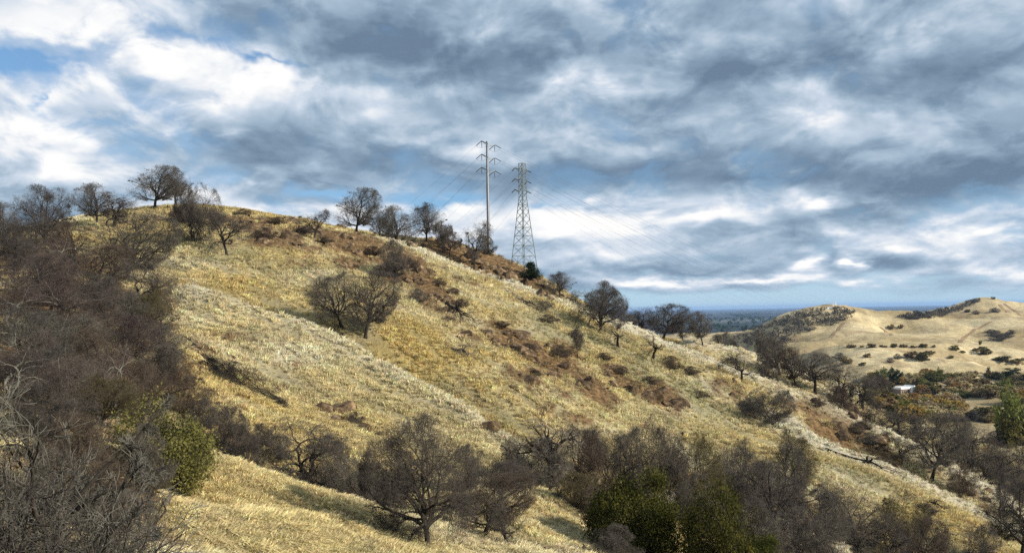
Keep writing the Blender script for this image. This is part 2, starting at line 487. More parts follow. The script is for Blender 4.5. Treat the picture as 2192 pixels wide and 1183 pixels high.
M_PALE = np.zeros_like(GX)  # pale grass on crests, their sunlit edge painted into the colour
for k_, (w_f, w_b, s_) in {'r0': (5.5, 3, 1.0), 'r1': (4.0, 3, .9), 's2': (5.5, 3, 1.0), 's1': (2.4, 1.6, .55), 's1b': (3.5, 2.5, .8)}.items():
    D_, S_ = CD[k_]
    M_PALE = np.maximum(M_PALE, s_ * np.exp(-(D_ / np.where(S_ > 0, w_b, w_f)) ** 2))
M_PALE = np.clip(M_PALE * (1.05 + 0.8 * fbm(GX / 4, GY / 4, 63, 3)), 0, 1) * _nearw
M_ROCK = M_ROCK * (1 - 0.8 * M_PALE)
# relief painted as tone: shaded gold behind the rib, sunlit straw on near flank
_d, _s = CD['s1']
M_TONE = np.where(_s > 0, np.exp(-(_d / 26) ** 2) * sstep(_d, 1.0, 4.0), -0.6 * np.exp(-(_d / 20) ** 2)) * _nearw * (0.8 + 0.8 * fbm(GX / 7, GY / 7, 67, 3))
M_GREEN = np.clip(M_GREEN + 0.9 * fbm(GX / 5, GY / 5, 21, 4) + 0.6 * fbm(GX / 22, GY / 22, 33, 2) - 0.02, 0, 1)
_b = (0.30 * fbm(GX / 7.5, GY / 7.5, 11, 3) + 0.16 * fbm(GX / 1.9, GY / 1.9, 12, 3)) * sstep(_r, 20, 60)
_b = _b + M_ROCK * (0.55 * np.abs(fbm(GX / 2.2, GY / 2.2, 15, 4, 0.6)) * 1.6 - 0.15)


def crease(key, front, back, w, Wd, rise=0.35):
    """cut hollows beside a crest so that it stands out sharply: depth on the near and the far side"""
    D_, S_ = CD[key]
    amp_ = np.where(S_ > 0, back, front)
    return -amp_ * (1 - np.exp(-D_ / w)) * np.exp(-(D_ / Wd) ** 2) + rise * np.exp(-(D_ / 2.5) ** 2)


_cr = (crease('s1', 1.2, 4.4, 3.0, 16, 1.1) + crease('s1b', 1.2, 3.0, 3.0, 13, 1.3) + crease('s2', 1.4, 3.2, 2.5, 13, .5)
       + crease('r0', 1.2, 2.6, 2.5, 13, .4) + crease('r1', 1.5, 2.0, 2.5, 12, .5)) * sstep(_r, 60, 90)
_farb = sstep(_r, 500, 900) * (1 - sstep(_r, 2600, 4200)) * (6.0 * fbm(GX / 130, GY / 130, 41, 4, 0.55) - 26.0 * np.abs(fbm(GX / 120 + .3 * GY / 120, GY / 170, 43, 5, 0.5)) + 5.0)
GZ = GZ0 + _b * _nearw + _cr + _farb


def ground(x, y):
    return _lookup(GZ, np.asarray(x, float), np.asarray(y, float))


def hit(px, py):
    return cast(px, py, GZ, 14.0)


def gground(x, y):
    return float(ground(np.array([x]), np.array([y]))[0])

# ------------------------------------------------------------------ mesh helpers
def mesh_of(name, verts, quads=None, tris=None, smooth=True):
    me = bpy.data.meshes.new(name)
    verts = np.asarray(verts, np.float32)
    nq = 0 if quads is None else len(quads); nt = 0 if tris is None else len(tris)
    me.vertices.add(len(verts)); me.vertices.foreach_set('co', verts.ravel())
    lv = np.concatenate([np.asarray(a, np.int32).ravel() for a in (quads, tris) if a is not None and len(a)])
    me.loops.add(len(lv)); me.loops.foreach_set('vertex_index', lv)
    ls = np.concatenate([np.arange(nq) * 4, nq * 4 + np.arange(nt) * 3]).astype(np.int32)
    me.polygons.add(nq + nt)
    me.polygons.foreach_set('loop_start', ls)
    me.polygons.foreach_set('use_smooth', np.full(nq + nt, smooth))
    me.update(calc_edges=True)
    return me


def link(name, data, mat=None, parent=None, loc=None, label=None, cat=None, group=None, kind=None):
    o = bpy.data.objects.new(name, data)
    COL.objects.link(o)
    if mat is not None and data is not None and len(data.materials) == 0:
        data.materials.append(mat)
    if parent is not None:
        o.parent = parent
    if loc is not None:
        o.location = loc
    tag(o, label, cat, group, kind)
    return o


def tag(o, label=None, cat=None, group=None, kind=None):
    if label: o['label'] = label
    if cat: o['category'] = cat
    if group: o['group'] = group
    if kind: o['kind'] = kind
    return o


def box_vq(c0, c1, w0, w1=None, up=(0, 0, 1), h0=None, h1=None):
    """a bar from c0 to c1 with square-ish section; returns verts, quads"""
    c0 = np.array(c0, float); c1 = np.array(c1, float)
    w1 = w0 if w1 is None else w1; h0 = w0 if h0 is None else h0; h1 = h0 if h1 is None else h1
    t = c1 - c0; t /= np.linalg.norm(t)
    up = np.array(up, float)
    if abs(t @ up) > 0.95:
        up = np.array([1.0, 0, 0])
    s = np.cross(t, up); s /= np.linalg.norm(s); u = np.cross(s, t)
    v = [c + a * s * w / 2 + b * u * h / 2 for c, w, h in ((c0, w0, h0), (c1, w1, h1)) for a, b in ((-1, -1), (1, -1), (1, 1), (-1, 1))]
    q = [(0, 1, 2, 3), (7, 6, 5, 4), (0, 4, 5, 1), (1, 5, 6, 2), (2, 6, 7, 3), (3, 7, 4, 0)]
    return np.array(v), np.array(q)


def tubes(P, R, k):
    """P (nb, n, 3) centre lines, R (nb, n) radii -> verts, quads of k-sided tubes"""
    nb, n, _ = P.shape
    T = np.empty_like(P)
    T[:, 1:-1] = P[:, 2:] - P[:, :-2]; T[:, 0] = P[:, 1] - P[:, 0]; T[:, -1] = P[:, -1] - P[:, -2]
    T /= np.linalg.norm(T, axis=2, keepdims=True) + 1e-9
    ref = np.zeros((nb, 1, 3)); main = T.mean(1)
    vert = np.abs(main[:, 2]) > 0.8
    ref[vert, 0] = (1, 0, 0); ref[~vert, 0] = (0, 0, 1)
    S = np.cross(T, np.broadcast_to(ref, T.shape)); S /= np.linalg.norm(S, axis=2, keepdims=True) + 1e-9
    U = np.cross(S, T)
    an = np.arange(k) * 2 * math.pi / k
    V = P[:, :, None] + R[:, :, None, None] * (np.cos(an)[None, None, :, None] * S[:, :, None] + np.sin(an)[None, None, :, None] * U[:, :, None])
    idx = np.arange(nb * n * k).reshape(nb, n, k)
    a = idx[:, :-1]; b = idx[:, 1:]
    Q = np.stack([a, np.roll(a, -1, 2), np.roll(b, -1, 2), b], -1).reshape(-1, 4)
    return V.reshape(-1, 3), Q


def join(parts):
    vs, qs, off = [], [], 0
    for v, q in parts:
        vs.append(v); qs.append(np.asarray(q) + off); off += len(v)
    return np.concatenate(vs), np.concatenate(qs)


# ------------------------------------------------------------------ materials
def material(name):
    m = bpy.data.materials.new(name)
    m.use_nodes = True
    t = NT(m.node_tree)
    b = t.n['Principled BSDF']
    b.inputs['Specular IOR Level'].default_value = 0.15
    b.inputs['Roughness'].default_value = 0.9
    return m, t, b


def attr(t, name, typ='GEOMETRY', out='Color'):
    n = t.new('ShaderNodeAttribute'); n.attribute_name = name; n.attribute_type = typ
    return n.outputs[out]


def bump(t, b, h, strength, dist):
    n = t.new('ShaderNodeBump')
    n.inputs['Strength'].default_value = strength; n.inputs['Distance'].default_value = dist
    t.put(n.inputs['Height'], h)
    t.l.new(n.outputs[0], b.inputs['Normal'])


def bark_mat(name, c0, c1, scale=6.0, vary=0.25):
    m, t, b = material(name)
    co = t.new('ShaderNodeTexCoord').outputs['Object']
    oi = t.new('ShaderNodeObjectInfo').outputs['Random']
    n = t.noise(co, scale, 3, 0.6)
    c = t.mix(t.smooth(n, 0.3, 0.7), c0, c1)
    hs = t.new('ShaderNodeHueSaturation')
    t.put(hs.inputs['Color'], c)
    t.put(hs.inputs['Value'], t.math('MULTIPLY_ADD', oi, 2 * vary, 1 - vary))
    t.put(hs.inputs['Hue'], t.math('MULTIPLY_ADD', oi, 0.03, 0.485))
    t.l.new(hs.outputs[0], b.inputs['Base Color'])
    return m


def leaf_mat(name, c0, c1, c2, scale=1.2):
    m, t, b = material(name)
    co = t.new('ShaderNodeTexCoord').outputs['Object']
    oi = t.new('ShaderNodeObjectInfo').outputs['Random']
    n = t.noise(co, scale, 3, 0.6)
    c = t.ramp(n, [(0.3, c0), (0.5, c1), (0.72, c2)])
    hs = t.new('ShaderNodeHueSaturation')
    t.put(hs.inputs['Color'], c)
    t.put(hs.inputs['Value'], t.math('MULTIPLY_ADD', oi, 0.5, 0.75))
    t.put(hs.inputs['Hue'], t.math('MULTIPLY_ADD', oi, 0.04, 0.48))
    t.l.new(hs.outputs[0], b.inputs['Base Color'])
    tr = t.new('ShaderNodeBsdfTranslucent'); t.l.new(hs.outputs[0], tr.inputs[0])
    mx = t.new('ShaderNodeMixShader'); mx.inputs[0].default_value = 0.3
    t.l.new(b.outputs[0], mx.inputs[1]); t.l.new(tr.outputs[0], mx.inputs[2])
    t.l.new(mx.outputs[0], t.n['Material Output'].inputs[0])
    return m


def plain_mat(name, col, rough=0.6, metal=0.0, noise=None):
    m, t, b = material(name)
    b.inputs['Roughness'].default_value = rough; b.inputs['Metallic'].default_value = metal
    if noise:
        co = t.new('ShaderNodeTexCoord').outputs['Object']
        n = t.noise(co, noise, 4, 0.6)
        c = t.mix(n, tuple(v * 0.72 for v in col), tuple(min(1, v * 1.25) for v in col))
        t.l.new(c, b.inputs['Base Color'])
    else:
        b.inputs['Base Color'].default_value = (*col, 1)
    return m


M = {}
M['bark'] = bark_mat('oak_bark', (.016, .013, .010), (.046, .038, .031))
M['twig'] = bark_mat('oak_twig', (.048, .041, .034), (.122, .106, .088), 1.2)
M['bark_lichen'] = bark_mat('lichen_bark', (.085, .082, .064), (.22, .215, .17), 3.0)
M['twig_plum'] = bark_mat('plum_twig', (.060, .044, .038), (.120, .092, .080), 1.2)
M['twig_olive'] = bark_mat('olive_twig', (.055, .046, .022), (.110, .090, .045), 1.0)
M['twig_red'] = bark_mat('russet_twig', (.056, .041, .030), (.110, .082, .060), 1.0)
M['twig_grey'] = bark_mat('grey_twig', (.028, .025, .020), (.15, .138, .115), 2.2)
M['bark_grey'] = bark_mat('grey_bark', (.030, .026, .022), (.13, .12, .10), 5.0)
M['dead'] = bark_mat('dead_wood', (.07, .055, .045), (.21, .18, .15), 4.0)
M['charred'] = bark_mat('charred_wood', (.010, .008, .007), (.040, .030, .025), 4.0)
M['leaf_green'] = leaf_mat('evergreen_leaf', (.024, .026, .006), (.052, .054, .010), (.135, .125, .018))
M['leaf_olive'] = leaf_mat('olive_leaf', (.060, .060, .020), (.125, .115, .034), (.22, .19, .055))
M['leaf_dark'] = leaf_mat('conifer_needle', (.012, .026, .012), (.025, .05, .018), (.06, .085, .03))
M['leaf_brown'] = leaf_mat('brown_leaf', (.13, .095, .045), (.23, .17, .08), (.33, .25, .12))
M['leaf_tan'] = leaf_mat('tan_leaf', (.20, .155, .08), (.33, .26, .14), (.43, .36, .21))
M['leaf_orange'] = leaf_mat('orange_leaf', (.18, .105, .03), (.29, .18, .05), (.38, .26, .08))
M['leaf_mid'] = leaf_mat('mid_green_leaf', (.055, .068, .018), (.115, .125, .032), (.21, .20, .055))
M['leaf_yellow'] = leaf_mat('yellow_leaf', (.28, .24, .02), (.45, .38, .03), (.55, .46, .05))
M['scrub'] = bark_mat('valley_scrub', (.085, .070, .045), (.20, .165, .105), 0.4)
M['wood_far'] = bark_mat('far_woodland', (.060, .052, .038), (.150, .125, .092), 0.06)
M['steel'] = plain_mat('galvanised_steel', (.16, .165, .175), 0.5, 0.45, 0.8)
M['steel_dull'] = plain_mat('weathered_steel', (.17, .20, .20), 0.6, 0.3, 1.5)
M['insulator'] = plain_mat('dark_insulator', (.035, .038, .045), 0.4)
M['wire'] = plain_mat('wire', (.10, .11, .13), 0.6)
M['concrete'] = plain_mat('concrete', (.36, .35, .33), 0.9, 0, 2.0)
M['white'] = plain_mat('white_paint', (.80, .80, .78), 0.7, 0, 0.5)
M['roof'] = plain_mat('roof_shingle', (.22, .17, .14), 0.9, 0, 1.0)
M['glass'] = plain_mat('dark_glass', (.03, .04, .05), 0.15)
M['track'] = plain_mat('packed_dirt', (.27, .185, .105), 0.95, 0, 0.3)
M['pole_wood'] = plain_mat('pole_wood', (.42, .38, .32), 0.9, 0, 2)

# rock
m, t, b = material('red_brown_rock')
co = t.new('ShaderNodeTexCoord').outputs['Object']
geo_p = t.new('ShaderNodeNewGeometry').outputs['Position']
oi = t.new('ShaderNodeObjectInfo').outputs['Random']
n = t.noise(geo_p, 1.3, 6, 0.65)
c = t.ramp(n, [(0.34, (.022, .016, .011)), (0.47, (.080, .054, .032)), (0.58, (.165, .110, .058)), (0.72, (.31, .24, .15))])
hs = t.new('ShaderNodeHueSaturation'); t.put(hs.inputs['Color'], c)
t.put(hs.inputs['Value'], t.math('MULTIPLY_ADD', oi, 0.8, 0.55))
t.l.new(hs.outputs[0], b.inputs['Base Color'])
bump(t, b, t.noise(geo_p, 5.0, 6, 0.7), 0.9, 0.12)
M['rock'] = m

# ground
m, t, b = material('dry_grass_ground')
geo_p = t.new('ShaderNodeNewGeometry').outputs['Position']
col = attr(t, 'Col')
sx = t.new('ShaderNodeSeparateXYZ'); t.put(sx.inputs[0], attr(t, 'masks', 'GEOMETRY', 'Vector'))
n1 = t.noise(geo_p, 2.2, 6, 0.65)
n2 = t.noise(geo_p, 0.35, 5, 0.6)
n3 = t.noise(geo_p, 0.02, 6, 0.6)
v = t.math('MULTIPLY_ADD', n1, 0.7, 0.40)
v = t.math('ADD', v, t.math('MULTIPLY', n2, 0.5))
v = t.math('MULTIPLY', v, t.math('MULTIPLY_ADD', sx.outputs[2], -0.36, 1.0))
v = t.math('MULTIPLY', v, t.math('MULTIPLY_ADD', t.noise(geo_p, 0.06, 8, 0.72), 0.9, 0.55))
n4 = t.smooth(t.noise(t.vmath('MULTIPLY', geo_p, (1.0, 0.55, 1.0)), 0.022, 10, 0.72), 0.34, 0.66)
n5 = t.smooth(t.noise(geo_p, 0.16, 6, 0.7), 0.35, 0.65)
far_v = t.math('ADD', t.math('MULTIPLY', n4, 0.42), t.math('MULTIPLY_ADD', n5, 0.30, 0.62))
v = t.math('MULTIPLY', v, t.math('ADD', t.math('MULTIPLY', far_v, t.math('SUBTRACT', 1.0, sx.outputs[2])), sx.outputs[2]))
cc = t.vmath('MULTIPLY', col, t.comb(v, v, v))
rk = t.ramp(t.noise(geo_p, 1.1, 7, 0.68), [(0.34, (.026, .016, .009)), (0.5, (.125, .074, .031)), (0.68, (.28, .180, .085))])
cc = t.mix(sx.outputs[0], cc, rk)
t.l.new(cc, b.inputs['Base Color'])
bump(t, b, t.math('ADD', n1, t.math('MULTIPLY', n2, 2.0)), 0.7, 0.5)
M['ground'] = m

# ------------------------------------------------------------------ ground sheet
def ground_colour(x, y, green, rock, pale_lit, tone):
    """albedo of the dry grass: gold, straw, bleached, painted crest light and rib relief, green-grey undertone; fields on the plain"""
    r = np.hypot(x, y)
    gold = np.array([.50, .392, .165]); straw = np.array([.57, .49, .285]); pale = np.array([.66, .61, .47])
    grn = np.array([.22, .225, .125]); soil = np.array([.20, .125, .065])
    a = np.clip(0.45 + 0.9 * fbm(x / 14, y / 14, 51, 4), 0, 1)[..., None]
    c = gold * (1 - a) + straw * a
    p = np.clip(1.2 * fbm(x / 8, y / 8, 57, 4) + 0.5 * fbm(x / 40, y / 40, 59, 2) - 0.12, 0, 1)[..., None] * 0.8
    c = c * (1 - p) + pale * p
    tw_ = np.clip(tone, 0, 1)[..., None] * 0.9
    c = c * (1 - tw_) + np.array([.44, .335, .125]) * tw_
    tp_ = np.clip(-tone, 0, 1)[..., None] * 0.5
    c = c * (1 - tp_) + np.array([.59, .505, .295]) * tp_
    st = streak(x, y, 301)[..., None]
    c = c * (1 + 0.55 * np.clip(st, -.6, .6))
    g = np.clip(green + 0.5 * streak(x, y, 311, 1.5, 9.0) - .05, 0, 1)[..., None] * 0.6
    c = c * (1 - g) + grn * g
    bl = np.clip(pale_lit, 0, 1)[..., None] * 0.9
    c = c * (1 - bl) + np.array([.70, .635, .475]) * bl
    k = np.clip(rock, 0, 1)[..., None] * 0.75
    c = c * (1 - k) + soil * k
    # hills across the valley
    fh = sstep(r, 450, 700)[..., None]
    b2 = np.clip(0.5 + 1.1 * fbm(x / 90, y / 90, 71, 5, 0.6), 0, 1)[..., None]
    ch = np.array([.34, .26, .125]) * (1 - b2) + np.array([.54, .445, .26]) * b2
    dk = np.clip(2.2 * fbm(x / 30, y / 30, 75, 5, 0.65) - 0.15, 0, 0.7)[..., None]
    ch = ch * (1 - dk) + np.array([.26, .19, .10]) * dk
    c = c * (1 - fh) + ch * fh
    # valley floor: scrub litter, brown and olive
    vf = (sstep(r, 380, 520) * (1 - sstep(r, 800, 900)))[..., None]
    vc = np.array([.30, .235, .125]) + np.array([.14, .115, .07]) * np.clip(1.5 * fbm(x / 30, y / 30, 77, 4), -1, 1)[..., None]
    c = c * (1 - vf) + vc * vf
    # the plain: long fields
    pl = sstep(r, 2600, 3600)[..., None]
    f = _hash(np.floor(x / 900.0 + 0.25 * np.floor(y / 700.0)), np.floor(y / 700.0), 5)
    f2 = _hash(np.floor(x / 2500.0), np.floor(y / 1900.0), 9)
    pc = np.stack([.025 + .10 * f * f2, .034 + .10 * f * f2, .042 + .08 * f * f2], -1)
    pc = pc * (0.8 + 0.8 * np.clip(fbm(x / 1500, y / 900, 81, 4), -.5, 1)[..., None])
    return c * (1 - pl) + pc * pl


_idx = np.arange(NR * NA).reshape(NR, NA)
_q = np.stack([_idx[:-1, :-1], _idx[1:, :-1], _idx[1:, 1:], _idx[:-1, 1:]], -1).reshape(-1, 4)[:, ::-1]
# close the sheet under the photographer
_v = np.concatenate([np.stack([GX, GY, GZ], -1).reshape(-1, 3), [[0, 0, -1.75]]])
_tri = np.stack([_idx[0, 1:], np.full(NA - 1, NR * NA), _idx[0, :-1]], -1)[:, ::-1]
gm = mesh_of('ground', _v, _q, _tri)
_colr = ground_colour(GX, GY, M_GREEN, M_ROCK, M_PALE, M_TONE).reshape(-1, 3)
_ca = gm.attributes.new('Col', 'FLOAT_COLOR', 'POINT')
_ca.data.foreach_set('color', np.c_[np.r_[_colr, _colr[-1:]], np.ones(NR * NA + 1)].astype(np.float32).ravel())
_ma = gm.attributes.new('masks', 'FLOAT_VECTOR', 'POINT')
_mk = np.stack([M_ROCK, M_GREEN, _nearw], -1).reshape(-1, 3)
_ma.data.foreach_set('vector', np.r_[_mk, _mk[-1:]].astype(np.float32).ravel())
link('ground', gm, M['ground'], kind='structure')

# ------------------------------------------------------------------ grass tufts
rng = np.random.default_rng(7)


def tuft_mesh(seed, nb, lean):
    g = np.random.default_rng(seed)
    V, T = [], []
    for k in range(nb):
        a = g.uniform(0, 2 * math.pi); rad = g.uniform(0, 0.34)
        p0 = np.array([math.cos(a) * rad, math.sin(a) * rad, -0.08])
        d = np.array([math.cos(a) * 0.35 + g.normal(0, .25), math.sin(a) * 0.35 + g.normal(0, .25) , 1.0])
        h = g.uniform(0.55, 1.0); w = g.uniform(0.035, 0.06)
        p1 = p0 + d * h * 0.55
        p2 = p1 + (d * 0.45 + np.array([0, -1, -0.55]) * lean * g.uniform(0.4, 1.2)) * h * 0.6
        s = np.array([-math.sin(a + g.normal()), math.cos(a + g.normal()), 0]) * w
        i = len(V)
        V += [p0 - s, p0 + s, p1 + s * .8, p1 - s * .8, p2]
        T += [(i, i + 1, i + 2), (i, i + 2, i + 3), (i + 3, i + 2, i + 4)]
    return mesh_of('grass_tuft', V, None, T, smooth=False)


m, t, b = material('dry_grass_blade')
c = attr(t, 'tint', 'INSTANCER', 'Color')
t.l.new(c, b.inputs['Base Color'])
tr = t.new('ShaderNodeBsdfTranslucent'); t.l.new(c, tr.inputs[0])
mx = t.new('ShaderNodeMixShader'); mx.inputs[0].default_value = 0.25
t.l.new(b.outputs[0], mx.inputs[1]); t.l.new(tr.outputs[0], mx.inputs[2])
t.l.new(mx.outputs[0], t.n['Material Output'].inputs[0])
M['blade'] = m
tuft_col = bpy.data.collections.new('grass_tuft_kinds')
for k in range(5):
    me = tuft_mesh(100 + k, 16, 0.3 + 0.25 * k)
    me.materials.append(M['blade'])
    tuft_col.objects.link(bpy.data.objects.new('grass_tuft', me))

NG = 190000
_a = rng.uniform(-0.56, 0.56, NG * 2)
_rr = np.exp(rng.uniform(math.log(33), math.log(285), NG * 2))
gx, gy = _rr * np.sin(_a), _rr * np.cos(_a)
gk = _lookup(M_ROCK, gx, gy)
pn = 0.5 * fbm(gx / 3.5, gy / 3.5, 91, 3) + 0.75 * streak(gx, gy, 301)
keep = rng.uniform(0, 1, NG * 2) < np.clip((1 - 0.85 * gk) * (0.66 + 1.3 * pn), 0.05, 1)
gx, gy, gk, _rr = gx[keep][:NG], gy[keep][:NG], gk[keep][:NG], _rr[keep][:NG]
gz = ground(gx, gy)
e = 0.8
sxx = (ground(gx + e, gy) - ground(gx - e, gy)) / (2 * e); syy = (ground(gx, gy + e) - ground(gx, gy - e)) / (2 * e)
# tufts comb over downhill
yaw = np.arctan2(-syy, -sxx) + math.pi / 2 + rng.normal(0, 0.7, len(gx))
tilt = np.clip(np.hypot(sxx, syy), 0, 0.8) * 0.35
gsz = rng.uniform(0.34, 0.72, len(gx)) * (1 + 0.7 * np.clip(0.6 * fbm(gx / 6, gy / 6, 95, 3) + 0.8 * streak(gx, gy, 301), -.5, .8)) * (0.80 + _rr / 300)
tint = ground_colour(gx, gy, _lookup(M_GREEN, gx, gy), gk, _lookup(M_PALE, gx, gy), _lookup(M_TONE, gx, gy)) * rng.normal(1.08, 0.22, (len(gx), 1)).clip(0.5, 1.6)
tint = np.clip(tint * (1 + rng.normal(0, .03, (len(gx), 3))), 0.03, 0.8)
pm = bpy.data.meshes.new('dry_grass')
pm.vertices.add(len(gx)); pm.vertices.foreach_set('co', np.c_[gx, gy, gz].astype(np.float32).ravel())
at_ = pm.attributes.new('rot', 'FLOAT_VECTOR', 'POINT'); at_.data.foreach_set('vector', np.c_[tilt, 0 * tilt, yaw].astype(np.float32).ravel())
at_ = pm.attributes.new('scl', 'FLOAT', 'POINT'); at_.data.foreach_set('value', gsz.astype(np.float32))
at_ = pm.attributes.new('pick', 'INT', 'POINT'); at_.data.foreach_set('value', rng.integers(0, 5, len(gx)).astype(np.int32))
at_ = pm.attributes.new('tint', 'FLOAT_COLOR', 'POINT'); at_.data.foreach_set('color', np.c_[tint, np.ones(len(gx))].astype(np.float32).ravel())
grass = link('dry_grass', pm, M['blade'], label='tall dry golden grass covering the near hill slopes', cat='grass', kind='stuff')
ng = bpy.data.node_groups.new('grass_tufts', 'GeometryNodeTree')
ng.interface.new_socket('Geometry', in_out='INPUT', socket_type='NodeSocketGeometry')
ng.interface.new_socket('Geometry', in_out='OUTPUT', socket_type='NodeSocketGeometry')
gi = ng.nodes.new('NodeGroupInput'); go = ng.nodes.new('NodeGroupOutput')
ip = ng.nodes.new('GeometryNodeInstanceOnPoints')
ci = ng.nodes.new('GeometryNodeCollectionInfo'); ci.inputs['Collection'].default_value = tuft_col
ci.inputs['Separate Children'].default_value = True; ci.inputs['Reset Children'].default_value = True


def named(nm, typ):
    n = ng.nodes.new('GeometryNodeInputNamedAttribute'); n.data_type = typ; n.inputs['Name'].default_value = nm
    return n.outputs['Attribute']


e2r = ng.nodes.new('FunctionNodeEulerToRotation')
ng.links.new(named('rot', 'FLOAT_VECTOR'), e2r.inputs[0])
ip.inputs['Pick Instance'].default_value = True
ng.links.new(gi.outputs[0], ip.inputs['Points'])
ng.links.new(ci.outputs[0], ip.inputs['Instance'])
ng.links.new(named('pick', 'INT'), ip.inputs['Instance Index'])
ng.links.new(e2r.outputs[0], ip.inputs['Rotation'])
ng.links.new(named('scl', 'FLOAT'), ip.inputs['Scale'])
ng.links.new(ip.outputs[0], go.inputs[0])
md = grass.modifiers.new('tufts', 'NODES'); md.node_group = ng

# ------------------------------------------------------------------ trees
def _norm(v):
    return v / (np.linalg.norm(v, axis=-1, keepdims=True) + 1e-9)


class Crown:
    """lumpy ellipsoid that the branches fill"""
    def __init__(s, g, c, r, lump=0.22):
        s.c = np.array(c, float); s.r = np.array(r, float)
        s.k = _norm(g.normal(size=(7, 3))); s.ph = g.uniform(0, 6.28, 7); s.fr = g.uniform(2, 5, 7); s.lump = lump

    def scale(s, d):
        return 1 + s.lump * np.mean(np.cos((d @ s.k.T) * s.fr + s.ph), -1) * 2.0

    def reach(s, p, d):
        q = (p - s.c) / s.r; e = d / s.r
        a = (e * e).sum(-1); b = (q * e).sum(-1); c = (q * q).sum(-1) - s.scale(_norm(p - s.c + d * 0.5)) ** 2
        disc = b * b - a * c
        t = np.where(disc > 0, (-b + np.sqrt(np.maximum(disc, 0))) / a, 0)
        return np.maximum(t, 0)


def walk(g, p0, d0, L, n, wob, trop, crown=None):
    nb = len(p0)
    P = np.empty((nb, n, 3)); P[:, 0] = p0
    d = d0.copy()
    st = (L / (n - 1))[:, None]
    for k in range(1, n):
        d = _norm(d + g.normal(0, wob, (nb, 3)) + trop)
        P[:, k] = P[:, k - 1] + d * st
    return P


def children(g, P, R, per, tr, ang, lenf, lmax, n, wob, trop, crown, rfac, rcap, rtip, outw=0.0, upw=0.0, lmin=0.12):
    nb, m, _ = P.shape
    pi = np.repeat(np.arange(nb), per)
    t = g.uniform(tr[0], tr[1], len(pi)) * (m - 1)
    i = np.minimum(t.astype(int), m - 2); f = (t - i)[:, None]
    p0 = P[pi, i] * (1 - f) + P[pi, i + 1] * f
    tan = _norm(P[pi, i + 1] - P[pi, i])
    rp = R[pi, i] * (1 - f[:, 0]) + R[pi, i + 1] * f[:, 0]
    perp = _norm(np.cross(tan, _norm(g.normal(size=tan.shape))))
    a = np.radians(g.normal(ang[0], ang[1], len(pi)))[:, None]
    d = tan * np.cos(a) + perp * np.sin(a)
    out = _norm(p0 - crown.c + 1e-6)
    d = _norm(d + outw * out + np.array([0, 0, upw]))
    L = np.minimum(crown.reach(p0, d) * g.uniform(lenf[0], lenf[1], len(pi)), lmax * g.uniform(0.6, 1.2, len(pi)))
    L = np.maximum(L, lmin)
    C = walk(g, p0, d, L, n, wob, np.array([0, 0, trop]))
    r0 = np.minimum(rp * rfac, rcap) * g.uniform(0.8, 1.1, len(pi))
    RR_ = np.maximum(r0[:, None] * np.linspace(1, 0.25, n)[None], rtip)
    return C, RR_


